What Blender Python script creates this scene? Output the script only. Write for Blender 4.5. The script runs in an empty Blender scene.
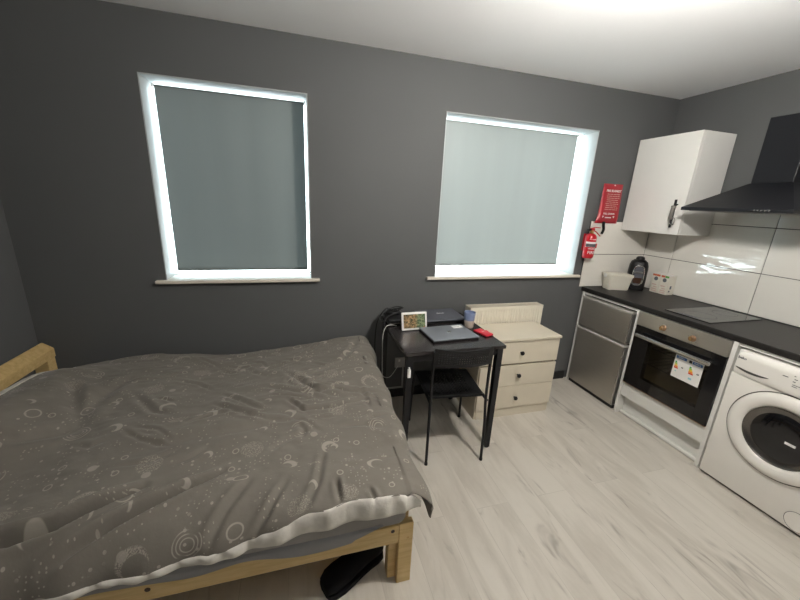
import bpy, bmesh, math, random
import numpy as np
from mathutils import Vector, Matrix, noise as mnoise
random.seed(7)
C = bpy.context.scene.collection
PI = math.pi

# ------------------------------------------------------------------ materials
def lin(r, g, b):
    f = lambda c: c/12.92 if c <= .04045 else ((c+.055)/1.055)**2.4
    return (f(r/255), f(g/255), f(b/255), 1)

class NT:
    def __init__(s, name):
        s.m = bpy.data.materials.new(name); s.m.use_nodes = True
        s.t = s.m.node_tree; s.n = s.t.nodes; s.l = s.t.links
        s.b = s.n['Principled BSDF']; s.out = s.n['Material Output']
    def new(s, k, **kw):
        n = s.n.new(k)
        for a, v in kw.items(): setattr(n, a, v)
        return n
    def put(s, sock, v):
        if hasattr(v, 'is_output') or isinstance(v, bpy.types.NodeSocket): s.l.new(v, sock)
        else: sock.default_value = v
    def math(s, op, a, b=0.0, c=None, clamp=False):
        n = s.new('ShaderNodeMath', operation=op, use_clamp=clamp)
        s.put(n.inputs[0], a); s.put(n.inputs[1], b)
        if c is not None: s.put(n.inputs[2], c)
        return n.outputs[0]
    def vmath(s, op, a, b=(0, 0, 0), scale=None):
        n = s.new('ShaderNodeVectorMath', operation=op)
        s.put(n.inputs[0], a); s.put(n.inputs[1], b)
        if scale is not None: s.put(n.inputs['Scale'], scale)
        return n.outputs['Value'] if op in ('LENGTH', 'DOT_PRODUCT', 'DISTANCE') else n.outputs[0]
    def smooth(s, v, a, b, lo=0.0, hi=1.0):
        n = s.new('ShaderNodeMapRange', interpolation_type='SMOOTHSTEP')
        s.put(n.inputs[0], v)
        for i, q in enumerate((a, b, lo, hi)): n.inputs[i+1].default_value = q
        return n.outputs[0]
    def mix(s, f, a, b, mode='MIX'):
        n = s.new('ShaderNodeMix', data_type='RGBA', blend_type=mode)
        s.put(n.inputs[0], f); s.put(n.inputs[6], a); s.put(n.inputs[7], b)
        return n.outputs[2]
    def coord(s, which='Object', scale=(1, 1, 1), rot=(0, 0, 0), loc=(0, 0, 0)):
        t = s.new('ShaderNodeTexCoord'); mp = s.new('ShaderNodeMapping')
        s.l.new(t.outputs[which], mp.inputs[0])
        mp.inputs['Scale'].default_value = scale; mp.inputs['Rotation'].default_value = rot
        mp.inputs['Location'].default_value = loc
        return mp.outputs[0]
    def noise(s, v, scale, detail=3, rough=.5, dist=0):
        n = s.new('ShaderNodeTexNoise')
        s.put(n.inputs['Vector'], v); n.inputs['Scale'].default_value = scale
        n.inputs['Detail'].default_value = detail; n.inputs['Roughness'].default_value = rough
        n.inputs['Distortion'].default_value = dist
        return n.outputs[0]
    def bump(s, h, strength=.2, dist=.01):
        n = s.new('ShaderNodeBump'); n.inputs['Strength'].default_value = strength
        n.inputs['Distance'].default_value = dist
        s.put(n.inputs['Height'], h); s.l.new(n.outputs[0], s.b.inputs['Normal'])

def mat(name, col, rough=.5, metal=0, var=.06, scale=8, bump=0, bscale=60, spec=.5, coat=0, aniso=None):
    t = NT(name); b = t.b
    v = t.coord('Object', aniso or (1, 1, 1))
    f = t.noise(v, scale, 4)
    c2 = tuple(max(0, x*(1-var*2)) for x in col[:3]) + (1,)
    c3 = tuple(min(1, x*(1+var)) for x in col[:3]) + (1,)
    t.l.new(t.mix(f, c2, c3), b.inputs['Base Color'])
    b.inputs['Roughness'].default_value = rough; b.inputs['Metallic'].default_value = metal
    b.inputs['Specular IOR Level'].default_value = spec
    b.inputs['Coat Weight'].default_value = coat
    if bump: t.bump(t.noise(t.coord('Object', aniso or (1, 1, 1)), bscale, 3), bump, .004)
    return t.m

M = {}
M['wall'] = mat('grey_wall_paint', (.098, .101, .103, 1), .7, var=.03, scale=2, bump=.06, bscale=220, spec=.3)
M['fillwall'] = mat('fill_bounce_wall_paint', (.25, .25, .25, 1), .8, var=.02)  # unseen wall behind the camera, made paler to bounce fill light
M['ceiling'] = mat('white_ceiling_paint', (.89, .90, .915, 1), .9, var=.02, scale=1.5)
M['white'] = mat('white_melamine', (.75, .745, .715, 1), .35, var=.02)
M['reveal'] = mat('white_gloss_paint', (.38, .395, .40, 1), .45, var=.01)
M['upvc'] = mat('white_plastic_frame', (.8, .82, .83, 1), .3, var=.01)
M['sill'] = mat('sill_paint', (.72, .66, .57, 1), .4, var=.03)
M['skirt'] = mat('dark_skirting_paint', (.012, .012, .013, 1), .4)
M['cream'] = mat('cream_foil', (.66, .60, .485, 1), .4, var=.03)
M['cream_dark'] = mat('cream_foil_gap', (.36, .31, .23, 1), .5)
M['radiator'] = mat('radiator_enamel', (.74, .69, .58, 1), .35, var=.02)
M['blackplastic'] = mat('black_plastic', (.010, .010, .011, 1), .45, spec=.3)
M['blackmetal'] = mat('black_steel', (.010, .010, .012, 1), .45, var=.05, spec=.3)
M['blackgloss'] = mat('black_gloss', (.006, .006, .007, 1), .08)
M['hood'] = mat('black_hood_enamel', (.0095, .010, .0125, 1), .4, spec=.3)
M['worktop'] = mat('dark_laminate_worktop', (.016, .0145, .0135, 1), .42, var=.25, scale=60, bump=.08, bscale=300, spec=.3)
M['hob'] = mat('hob_glass', (.012, .011, .011, 1), .12)
M['laptopgrey'] = mat('grey_aluminium', (.19, .205, .23, 1), .42, metal=.25)
M['darkgrey'] = mat('dark_grey_plastic', (.075, .08, .097, 1), .4)
M['silver'] = mat('silver', (.55, .54, .52, 1), .25, metal=.9)
M['chrome'] = mat('chrome', (.75, .74, .72, 1), .1, metal=1)
M['red'] = mat('red_paint', (.50, .012, .022, 1), .3, var=.03)
M['redcase'] = mat('red_leather', (.55, .02, .04, 1), .4, var=.05)
M['redfabric'] = mat('red_pouch_vinyl', (.36, .012, .024, 1), .35, var=.1, bump=.3, bscale=30)
M['label'] = mat('white_label', (.78, .77, .75, 1), .5, var=.02)
M['ink'] = mat('grey_ink', (.09, .09, .1, 1), .6)
M['brass'] = mat('brass', (.55, .35, .14, 1), .3, metal=.9)
M['ovensteel'] = mat('brushed_steel_panel', (.50, .485, .45, 1), .36, metal=.85, var=.05, aniso=(1, 1, 40), bump=.02, bscale=40)
M['knob'] = mat('bronze_knob', (.36, .22, .13, 1), .3, metal=.8)
M['washer'] = mat('white_appliance_enamel', (.80, .775, .73, 1), .25, var=.015)
M['washershade'] = mat('grey_seam_shade', (.06, .055, .05, 1), .5)
M['tub'] = mat('off_white_plastic', (.72, .69, .60, 1), .4, var=.02)
M['sheet'] = mat('grey_sheet', (.31, .295, .28, 1), .9, var=.08, bump=.3, bscale=25)
M['sheetskirt'] = mat('blue_grey_sheet', (.29, .29, .295, 1), .9, var=.08, bump=.3, bscale=20)
M['lining'] = mat('white_cotton_lining', (.74, .71, .65, 1), .9, var=.16, scale=26, bump=.6, bscale=40)
M['pillow'] = mat('purple_grey_pillowcase', (.14, .125, .125, 1), .9, var=.2, scale=20, bump=.3, bscale=30)
M['shoe'] = mat('black_shoe', (.006, .006, .007, 1), .8, spec=.15)
M['cupblue'] = mat('blue_glaze', (.20, .25, .40, 1), .3, var=.15, scale=30)
M['cupcream'] = mat('cream_glaze', (.55, .47, .40, 1), .35, var=.1, scale=30)
M['cable_w'] = mat('white_cable', (.7, .7, .68, 1), .4)
M['socket'] = mat('grey_socket_plate', (.42, .41, .40, 1), .35)
M['pewter'] = mat('pewter', (.30, .28, .26, 1), .4, metal=.7)
M['trimsteel'] = mat('pale_satin_trim', (.56, .535, .49, 1), .4, metal=.25)
M['lip'] = mat('dark_chrome_lip', (.16, .15, .14, 1), .25, metal=.85)
M['coffee'] = mat('brown_liquid', (.05, .022, .012, 1), .15)
M['oveninside'] = mat('oven_enamel', (.20, .17, .095, 1), .35)
M['fabricgrey'] = mat('grey_clip', (.17, .155, .14, 1), .7)
for n, c in dict(gr1=(.02, .25, .06), gr2=(.25, .5, .04), yel=(.8, .6, .02), ora=(.85, .27, .02), redl=(.6, .04, .02), blu=(.05, .16, .42), blk=(.01, .01, .012), teal=(.25, .55, .6), orange_print=(.55, .12, .05), green_print=(.1, .32, .06), slate_print=(.12, .13, .15), pink_print=(.6, .42, .36)).items():
    M[n] = mat('print_' + {'gr1': 'dark_green', 'gr2': 'light_green', 'yel': 'yellow', 'ora': 'orange', 'redl': 'red', 'blu': 'blue', 'blk': 'black'}.get(n, n), c + (1,), .5, var=.02)

# brushed fridge steel
t = NT('brushed_fridge_steel'); v = t.coord('Object', (3, 3, 120)); f = t.noise(v, 4, 3)
t.l.new(t.mix(f, (.40, .375, .335, 1), (.52, .49, .44, 1)), t.b.inputs['Base Color'])
t.b.inputs['Metallic'].default_value = .8; t.b.inputs['Roughness'].default_value = .38
t.bump(f, .04, .002); M['fridge'] = t.m

# pine
t = NT('pine_wood'); v = t.coord('Object', (1, 1, 1))
f1 = t.noise(t.coord('Object', (2.2, 14, 22)), 3, 5, .6, .6); f2 = t.noise(v, 3, 2)
c = t.mix(t.smooth(f1, .3, .7), (.56, .39, .16, 1), (.70, .52, .25, 1)); c = t.mix(t.math('MULTIPLY', f2, .3), c, (.50, .33, .12, 1))
t.l.new(c, t.b.inputs['Base Color']); t.b.inputs['Roughness'].default_value = .45; t.bump(f1, .08, .003)
M['pine'] = t.m

# laminate floor: boards run along Y
t = NT('whitewashed_laminate'); v = t.coord('Object', (1, 1, 1), (0, 0, PI/2), (.07, .09, 0))
br = t.new('ShaderNodeTexBrick'); t.l.new(v, br.inputs['Vector'])
br.offset = .37; br.inputs['Scale'].default_value = 1
br.inputs['Color1'].default_value = (0, 0, 0, 1); br.inputs['Color2'].default_value = (1, 1, 1, 1); br.inputs['Mortar'].default_value = (.5, .5, .5, 1)
br.inputs['Mortar Size'].default_value = .0012; br.inputs['Mortar Smooth'].default_value = .1
br.inputs['Brick Width'].default_value = 1.25; br.inputs['Row Height'].default_value = .192
off = t.vmath('SCALE', br.outputs['Color'], scale=7.0)
st = t.vmath('ADD', t.coord('Object', (5, .9, 1)), off)
g1 = t.noise(st, 1.2, 6, .62, .9); g2 = t.noise(t.vmath('ADD', t.coord('Object', (13, 1.6, 1)), off), 1.6, 5, .6, .4)
g3 = t.noise(t.coord('Object'), 1.1, 3)
kn = t.noise(t.vmath('ADD', t.coord('Object', (9, 2.2, 1)), off), 1.1, 3, .6, 1.2)
c = t.mix(t.smooth(g1, .30, .62), (.47, .435, .38, 1), (.60, .565, .505, 1))
c = t.mix(t.math('MULTIPLY', t.smooth(g2, .45, .75), .40), c, (.62, .59, .53, 1))
c = t.mix(t.math('MULTIPLY', t.smooth(kn, .58, .80), .8), c, (.20, .175, .15, 1))
c = t.mix(t.math('MULTIPLY', br.outputs['Color'], .10), c, (.46, .42, .36, 1))
c = t.mix(t.math('MULTIPLY', br.outputs['Fac'], .30), c, (.22, .2, .17, 1))
t.l.new(c, t.b.inputs['Base Color'])
t.put(t.b.inputs['Roughness'], t.smooth(g1, .2, .8, .36, .50)); t.bump(g2, .05, .003)
M['floor'] = t.m

# desk: black brown foil with faint grain
t = NT('black_brown_foil'); f = t.noise(t.coord('Object', (3, 40, 3)), 3, 4)
t.l.new(t.mix(f, (.013, .011, .012, 1), (.028, .023, .023, 1)), t.b.inputs['Base Color']); t.b.inputs['Roughness'].default_value = .24
M['desk'] = t.m

# wavy glazed tile
t = NT('glazed_cream_tile'); v = t.coord('Object', (1, 1.2, 7))
w = t.noise(v, 2.4, 2, .5, .5)
t.l.new(t.mix(t.noise(t.coord('Object'), 2, 2), (.74, .72, .665, 1), (.78, .76, .71, 1)), t.b.inputs['Base Color'])
t.b.inputs['Roughness'].default_value = .025; t.b.inputs['Specular IOR Level'].default_value = .8; t.bump(w, 1.0, .0030); M['tile'] = t.m
M['grout'] = mat('dark_grout', (.035, .033, .03, 1), .9)

# translucent roller-blind fabric
def blind_mat(name, col, tcol):
    t = NT(name)
    f = t.noise(t.coord('Object', (5, 1, .35)), 1.2, 3, .5, .4)
    sc = lambda c, k: tuple(x*k for x in c) + (1,)
    df = t.new('ShaderNodeBsdfDiffuse'); tr = t.new('ShaderNodeBsdfTranslucent'); gl = t.new('ShaderNodeBsdfGlossy')
    gl.inputs['Roughness'].default_value = .35
    t.l.new(t.mix(f, sc(col, .92), sc(col, 1.06)), df.inputs[0]); t.l.new(t.mix(f, sc(tcol, .8), sc(tcol, 1.15)), tr.inputs[0])
    ad = t.new('ShaderNodeAddShader'); t.l.new(df.outputs[0], ad.inputs[0]); t.l.new(tr.outputs[0], ad.inputs[1])
    m2 = t.new('ShaderNodeMixShader'); m2.inputs[0].default_value = .03
    t.l.new(ad.outputs[0], m2.inputs[1]); t.l.new(gl.outputs[0], m2.inputs[2])
    t.l.new(m2.outputs[0], t.out.inputs[0]); return t.m
M['blind_l'] = blind_mat('dim_lit_grey_green_blind', (.140, .153, .147), (.0125, .0134, .0131))  # weaker light at the left window put into the fabric colours
M['blind_r'] = blind_mat('bright_lit_grey_green_blind', (.245, .262, .256), (.034, .035, .0335))  # stronger light at the right window put into the fabric colours

def glass_mat(name, tint, gloss=.06, rough=.02):
    t = NT(name); tr = t.new('ShaderNodeBsdfTransparent'); tr.inputs[0].default_value = tint
    gl = t.new('ShaderNodeBsdfGlossy'); gl.inputs['Roughness'].default_value = rough
    fr = t.new('ShaderNodeFresnel'); ge = t.new('ShaderNodeNewGeometry')
    t.put(fr.inputs[0], t.math('MULTIPLY_ADD', ge.outputs['Backfacing'], 1/1.45-1.45, 1.45))
    m = t.new('ShaderNodeMixShader'); t.l.new(fr.outputs[0], m.inputs[0])
    t.l.new(tr.outputs[0], m.inputs[1]); t.l.new(gl.outputs[0], m.inputs[2]); t.l.new(m.outputs[0], t.out.inputs[0]); return t.m
M['glass'] = glass_mat('window_glass', (.95, .98, .98, 1))
M['ovenglass'] = glass_mat('oven_door_glass', (.62, .59, .52, 1))
M['washerglass'] = glass_mat('washer_bowl_glass', (.30, .28, .26, 1))

def emit_mat(name, col, s):
    t = NT(name); t.b.inputs['Base Color'].default_value = (.8, .8, .8, 1)
    t.b.inputs['Emission Color'].default_value = col; t.b.inputs['Emission Strength'].default_value = s; return t.m
LAMP = 300.0
M['lampglow'] = emit_mat('globe_lower_glow', (1, .945, .87, 1), LAMP*.90)
M['lampboost'] = emit_mat('globe_boosted_upper_glow', (1, .955, .89, 1), LAMP*1.6)  # upper half of the globe glows stronger, added to lift the ceiling

# photo on the small screen: autumn trees
t = NT('screen_picture'); v = t.coord('Object')
a = t.noise(v, 70, 5, .7); b_ = t.noise(v, 26, 2)
c = t.mix(t.smooth(a, .35, .65), (.03, .035, .02, 1), (.32, .20, .10, 1))
sx = t.new('ShaderNodeSeparateXYZ'); t.l.new(v, sx.inputs[0])
c = t.mix(t.math('MULTIPLY', t.smooth(sx.outputs[0], .0, .03), .8), c, t.mix(t.smooth(a, .4, .62), (.02, .05, .03, 1), (.15, .22, .12, 1)))
c = t.mix(t.smooth(b_, .60, .72), c, (.42, .12, .05, 1))
t.l.new(c, t.b.inputs['Base Color']); t.l.new(c, t.b.inputs['Emission Color']); t.b.inputs['Emission Strength'].default_value = .22
t.b.inputs['Roughness'].default_value = .15; M['screen'] = t.m

# duvet print: moons, planets, stars
t = NT('celestial_print_cotton'); uv = t.coord('UV')
def layer(scale, shift, kinds):
    vec = t.vmath('ADD', uv, shift)
    vo = t.new('ShaderNodeTexVoronoi', voronoi_dimensions='2D', feature='F1')
    t.l.new(vec, vo.inputs['Vector']); vo.inputs['Scale'].default_value = scale; vo.inputs['Randomness'].default_value = .75
    loc = t.vmath('SUBTRACT', vec, vo.outputs['Position'])
    loc = t.vmath('MULTIPLY', loc, (1, 1, 0))
    d = t.vmath('LENGTH', loc)
    se = t.new('ShaderNodeSeparateColor'); t.l.new(vo.outputs['Color'], se.inputs[0])
    rnd = se.outputs[0]; rnd2 = se.outputs[1]
    return vec, loc, d, rnd, rnd2
def band(d, r, w): return t.smooth(t.math('ABSOLUTE', t.math('SUBTRACT', d, r)), w, w*.45)
def between(v, a, b): return t.math('MULTIPLY', t.math('GREATER_THAN', v, a), t.math('LESS_THAN', v, b))
fine = t.noise(uv, 190, 2)
speck = t.smooth(fine, .48, .60)
def disc(d, r): return t.smooth(d, r*1.05, r*.92)
vec, loc, d, r1, r2 = layer(5.2, (0.03, .06, 0), 0)
off1 = t.vmath('LENGTH', t.vmath('SUBTRACT', loc, (.010, .012, 0)))
off2 = t.vmath('LENGTH', t.vmath('SUBTRACT', loc, (-.013, .009, 0)))
moonA = t.math('MULTIPLY', disc(d, .036), t.smooth(off1, .027, .031))
moonB = t.math('MULTIPLY', disc(d, .030), t.smooth(off2, .021, .025))
ringp = t.math('MAXIMUM', band(d, .026, .004), t.math('MULTIPLY', disc(off1, .022), .0))
dots = t.math('MULTIPLY', disc(d, .046), speck)
concent = t.math('MULTIPLY', t.math('MAXIMUM', t.math('MAXIMUM', band(d, .046, .0028), band(d, .034, .0026)), band(d, .022, .0026)), t.smooth(t.noise(uv, 14, 1), .42, .55))
arcdot = t.math('MULTIPLY', t.math('MULTIPLY', disc(d, .05), t.smooth(off1, .038, .042)), t.smooth(fine, .42, .55))
tot = None
def add(x):
    global tot
    tot = x if tot is None else t.math('MAXIMUM', tot, x)
add(t.math('MULTIPLY', moonA, between(r1, .0, .12))); add(t.math('MULTIPLY', moonB, between(r1, .12, .24)))
add(t.math('MULTIPLY', ringp, between(r1, .24, .36))); add(t.math('MULTIPLY', t.math('MULTIPLY', dots, .8), between(r1, .36, .48)))
add(t.math('MULTIPLY', concent, between(r1, .48, .62))); add(t.math('MULTIPLY', arcdot, between(r1, .62, .74)))
vec, loc, d, r1, r2 = layer(9.5, (1.31, .77, 0), 0)
off1 = t.vmath('LENGTH', t.vmath('SUBTRACT', loc, (-.006, .007, 0)))
add(t.math('MULTIPLY', t.math('MULTIPLY', disc(d, .018), t.smooth(off1, .012, .015)), between(r1, 0, .09)))
add(t.math('MULTIPLY', band(d, .012, .003), between(r1, .09, .19)))
add(t.math('MULTIPLY', t.math('MULTIPLY', disc(d, .016), .8), between(r1, .19, .23)))
vec, loc, d, r1, r2 = layer(26, (2.1, 3.3, 0), 0)
cl = t.smooth(t.noise(uv, 6, 1), .45, .56)
add(t.math('MULTIPLY', t.math('MULTIPLY', disc(d, .0055), between(r1, .54, .8)), cl))
vec, loc, d, r1, r2 = layer(60, (4.1, 1.3, 0), 0)
add(t.math('MULTIPLY', t.math('MULTIPLY', t.math('MULTIPLY', disc(d, .0028), between(r1, .4, .8)), t.smooth(t.noise(uv, 9, 1), .5, .58)), .9))
weave = t.noise(uv, 900, 2)
base = t.mix(t.noise(uv, 3, 3), (.150, .136, .115, 1), (.195, .178, .152, 1))
base = t.mix(t.math('MULTIPLY', weave, .15), base, (.11, .10, .085, 1))
c = t.mix(t.math('MULTIPLY', tot, .50), base, (.50, .465, .395, 1))
t.l.new(c, t.b.inputs['Base Color']); t.b.inputs['Roughness'].default_value = .85
t.b.inputs['Specular IOR Level'].default_value = .25
t.b.inputs['Sheen Weight'].default_value = .15
t.bump(t.noise(uv, 38, 4, .6), .25, .006)
M['duvet'] = t.m

# ------------------------------------------------------------------ builders
ROOTLOC = {}
class B:
    """collects shapes into one bmesh"""
    def __init__(s): s.bm = bmesh.new(); s.uv = None
    def box(s, lo, hi, bev=0, rot=None, seg=2):
        ret = bmesh.ops.create_cube(s.bm, size=1); vs = ret['verts']
        c = [(a+b)/2 for a, b in zip(lo, hi)]; d = [abs(b-a) for a, b in zip(lo, hi)]
        for v in vs: v.co = Vector((v.co.x*d[0], v.co.y*d[1], v.co.z*d[2]))
        if bev:
            es = list({e for v in vs for e in v.link_edges})
            r = bmesh.ops.bevel(s.bm, geom=es, offset=min(bev, min(d)*.45), segments=seg, profile=.5, affect='EDGES')
            vs = [v for v in s._comp(r['verts'])]
        mt = Matrix.Translation(c)
        if rot: mt = mt @ rot.to_4x4()
        for v in vs: v.co = mt @ v.co
        return s
    def _comp(s, seed):
        seen = set(seed); st = list(seed)
        while st:
            v = st.pop()
            for e in v.link_edges:
                o = e.other_vert(v)
                if o not in seen: seen.add(o); st.append(o)
        return seen
    def poly(s, pts):
        return s.bm.faces.new([s.bm.verts.new(p) for p in pts])
    def hexa(s, p):
        """8 points: bottom 4 ccw, top 4 ccw"""
        v = [s.bm.verts.new(q) for q in p]
        for f in ((3, 2, 1, 0), (4, 5, 6, 7), (0, 1, 5, 4), (1, 2, 6, 5), (2, 3, 7, 6), (3, 0, 4, 7)): s.bm.faces.new([v[i] for i in f])
        return s
    def ring_loft(s, rings, cap=True):
        rv = [[s.bm.verts.new(p) for p in r] for r in rings]; n = len(rv[0])
        for a, b in zip(rv, rv[1:]):
            for i in range(n): s.bm.faces.new((a[i], a[(i+1) % n], b[(i+1) % n], b[i]))
        if cap: s.bm.faces.new(rv[0][::-1]); s.bm.faces.new(rv[-1])
        return s
    def cyl(s, c, r, h, axis='z', n=28, r2=None):
        r2 = r if r2 is None else r2
        return s.lathe(c, [(r, 0), (r2, h)], axis, n)
    def lathe(s, c, prof, axis='z', n=32, cap=True):
        c = Vector(c); rings = []
        for r, h in prof:
            rr = []
            for i in range(n):
                a = 2*PI*i/n; x, y = r*math.cos(a), r*math.sin(a)
                p = {'z': (x, y, h), 'x': (h, x, y), 'y': (x, h, -y), '-x': (-h, -x, y), '-y': (x, -h, y)}[axis]
                rr.append(c + Vector(p))
            rings.append(rr)
        return s.ring_loft(rings, cap)
    def tube(s, pts, r, n=10, closed=False):
        pts = [Vector(p) for p in pts]; rings = []; prev = None; k = len(pts)
        for i, p in enumerate(pts):
            if closed: tg = (pts[(i+1) % k] - pts[i-1])
            else: tg = (pts[min(i+1, k-1)] - pts[max(i-1, 0)])
            tg.normalize()
            if prev is None:
                prev = tg.orthogonal().normalized()
            prev = (prev - tg*prev.dot(tg))
            if prev.length < 1e-6: prev = tg.orthogonal()
            prev.normalize(); bn = tg.cross(prev)
            rad = r[i] if isinstance(r, (list, tuple)) else r
            rings.append([p + prev*rad*math.cos(2*PI*j/n) + bn*rad*math.sin(2*PI*j/n) for j in range(n)])
        if closed: return s.ring_loft(rings + [rings[0]], False)
        return s.ring_loft(rings)
    def grid(s, f, nu, nv, holes=None):
        vs = [[s.bm.verts.new(f(i/nu, j/nv)) for j in range(nv+1)] for i in range(nu+1)]
        for i in range(nu):
            for j in range(nv):
                if holes and holes(i, j): continue
                s.bm.faces.new((vs[i][j], vs[i+1][j], vs[i+1][j+1], vs[i][j+1]))
        return s

def spline(pts, n=8):
    pts = [Vector(p) for p in pts]; out = []
    for i in range(len(pts)-1):
        p0 = pts[max(i-1, 0)]; p1 = pts[i]; p2 = pts[i+1]; p3 = pts[min(i+2, len(pts)-1)]
        for k in range(n):
            u = k/n
            out.append(.5*((2*p1) + (p2-p0)*u + (2*p0-5*p1+4*p2-p3)*u*u + (3*p1-p0-3*p2+p3)*u**3))
    out.append(pts[-1]); return out

def root_of(o):
    while o.parent: o = o.parent
    return o
def fin(name, b, m, parent=None, local=False, smooth=False, angle=40, solid=0, origin=None):
    """link the collected shapes as ONE mesh object; geometry is authored in world space unless local"""
    bm = b.bm if isinstance(b, B) else b
    if parent is not None and not local:
        off = ROOTLOC[root_of(parent).name]
        for v in bm.verts: v.co -= off
    if parent is None and origin is not None:
        for v in bm.verts: v.co -= Vector(origin)
    bmesh.ops.remove_doubles(bm, verts=bm.verts, dist=1e-6)
    bmesh.ops.recalc_face_normals(bm, faces=bm.faces)
    me = bpy.data.meshes.new(name); bm.to_mesh(me); bm.free()
    me.materials.append(m if not isinstance(m, str) else M[m])
    o = bpy.data.objects.new(name, me); C.objects.link(o)
    if parent is not None: o.parent = parent
    elif origin is not None: o.location = origin; ROOTLOC[o.name] = Vector(origin)
    else: ROOTLOC[o.name] = Vector((0, 0, 0))
    if solid:
        md = o.modifiers.new('thickness', 'SOLIDIFY'); md.thickness = solid; md.offset = 0
    if smooth:
        me.polygons.foreach_set('use_smooth', [True]*len(me.polygons))
        me.set_sharp_from_angle(angle=math.radians(angle))
    return o
def tag(o, label, cat, group=None):
    o['label'] = label; o['category'] = cat
    if group: o['group'] = group
    return o
def thing(name, loc, label, cat, group=None, rz=0):
    o = bpy.data.objects.new(name, None); C.objects.link(o); o.empty_display_size = .1
    o.location = loc; o.rotation_euler = (0, 0, rz); ROOTLOC[o.name] = Vector(loc)
    return tag(o, label, cat, group)
def struct(name, b, m, **k):
    o = fin(name, b, m, **k); o['kind'] = 'structure'; return o
def text(name, s, size, mtx, m, parent, extrude=.0004, local=False, bold=0):
    cu = bpy.data.curves.new(name, 'FONT'); cu.body = s; cu.size = size; cu.extrude = extrude
    cu.align_x = 'CENTER'; cu.align_y = 'CENTER'; cu.offset = bold; cu.resolution_u = 2
    tmp = bpy.data.objects.new(name + '_tmp', cu); C.objects.link(tmp)
    bpy.context.view_layer.update()
    me = bpy.data.meshes.new_from_object(tmp.evaluated_get(bpy.context.evaluated_depsgraph_get()))
    bpy.data.objects.remove(tmp); bpy.data.curves.remove(cu)
    me.transform(mtx)
    if parent is not None and not local: me.transform(Matrix.Translation(-ROOTLOC[root_of(parent).name]))
    me.materials.clear(); me.materials.append(M[m]); me.name = name
    o = bpy.data.objects.new(name, me); C.objects.link(o); o.parent = parent
    return o
# text frames: on a wall facing -y (window wall), facing -x (kitchen fronts), lying on a top
def face_y(x, y, z): return Matrix.Translation((x, y, z)) @ Matrix.Rotation(PI/2, 4, 'X')
def face_x(x, y, z): return Matrix.Translation((x, y, z)) @ Matrix.Rotation(-PI/2, 4, 'Z') @ Matrix.Rotation(PI/2, 4, 'X')
def face_z(x, y, z, a=0): return Matrix.Translation((x, y, z)) @ Matrix.Rotation(a, 4, 'Z')

# ------------------------------------------------------------------ room shell
H, XL, YF = 2.493, -4.632, -4.0
struct('floor', B().box((XL-.1, YF-.1, -.1), (.1, .24, 0)), 'floor')
struct('ceiling', B().box((XL-.1, YF-.1, H), (.1, .24, H+.1)), 'ceiling')
struct('wall_left', B().box((XL-.1, YF-.1, 0), (XL, 0, H)), 'wall')
struct('wall_right', B().box((0, YF-.1, 0), (.1, 0, H)), 'wall')
struct('wall_front', B().box((XL, YF-.1, 0), (0, YF, H)), 'fillwall')
WT = .24
WIN = [(-3.901, -3.0), (-2.069, -.753)]; ZB, ZT = 1.022, 2.187
b = B()
xs = [XL-.1, WIN[0][0], WIN[0][1], WIN[1][0], WIN[1][1], .1]
b.box((xs[0], 0, 0), (xs[1], WT, H)); b.box((xs[2], 0, 0), (xs[3], WT, H)); b.box((xs[4], 0, 0), (xs[5], WT, H))
for a, c in WIN: b.box((a, 0, 0), (c, WT, ZB-.02)); b.box((a, 0, ZT), (c, WT, H))
struct('wall_back', b, 'wall')
struct('baseboard_back', B().box((XL, -.018, 0), (-.66, 0, .075), .003), 'skirt')
struct('baseboard_left', B().box((XL, YF, 0), (XL+.018, -.02, .075), .003), 'skirt')

def window(k, x0, x1, sx0, sx1):
    r = bpy.data.objects.new('window_%d' % k, None); C.objects.link(r); r['kind'] = 'structure'
    loc = Vector(((x0+x1)/2, 0, ZB)); r.location = loc; ROOTLOC[r.name] = loc
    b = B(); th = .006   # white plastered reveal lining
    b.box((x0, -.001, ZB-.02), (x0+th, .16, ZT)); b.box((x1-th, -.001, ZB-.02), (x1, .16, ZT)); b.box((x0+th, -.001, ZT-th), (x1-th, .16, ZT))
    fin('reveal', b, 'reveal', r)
    b = B(); w = .007; y0, y1 = .16, .225
    b.box((x0, y0, ZB), (x0+w, y1, ZT), .004); b.box((x1-w, y0, ZB), (x1, y1, ZT), .004)
    b.box((x0+w, y0, ZB), (x1-w, y1, ZB+w), .004); b.box((x0+w, y0, ZT-w), (x1-w, y1, ZT), .004)
    fin('window_frame', b, 'upvc', r)
    fin('pane', B().box((x0+w, .190, ZB+w), (x1-w, .196, ZT-w)), 'glass', r)
    fin('window_sill', B().box((sx0, -.035, ZB-.022), (sx1, 0, ZB), .006).box((x0+.0005, 0, ZB-.02), (x1-.0005, .16, ZB)), 'sill', r)
window(1, *WIN[0], -3.955, -2.945)
window(2, *WIN[1], -2.14, -.70)

def blind(x0, x1, zb, m, label):
    yb = .136; r = thing('roller_blind', ((x0+x1)/2, yb, zb), label, 'roller blind')
    zt = 2.162
    def f(u, v):
        x = x0 + (x1-x0)*u; z = zb + (zt-zb)*v
        return (x, yb + .0025*math.sin(u*9+v*2)*(1-v) + .0015*math.sin(u*23+1), z)
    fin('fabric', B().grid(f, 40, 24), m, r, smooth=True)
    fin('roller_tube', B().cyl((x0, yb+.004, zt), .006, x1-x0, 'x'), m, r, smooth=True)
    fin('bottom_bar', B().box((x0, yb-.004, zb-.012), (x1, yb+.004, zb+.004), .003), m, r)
    for xx in (x0-.012, x1): fin('bracket', B().box((xx, yb-.010, zt-.012), (xx+.010, yb+.0235, zt+.012), .003), 'upvc', r)
blind(-3.871, -3.022, 1.066, 'blind_l', 'grey-green roller blind with dimmer light painted in, pulled down in the left window over the bed')
blind(-2.035, -.838, 1.094, 'blind_r', 'roller blind with brighter light painted in, pulled down in the right window above the chest of drawers')

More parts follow.
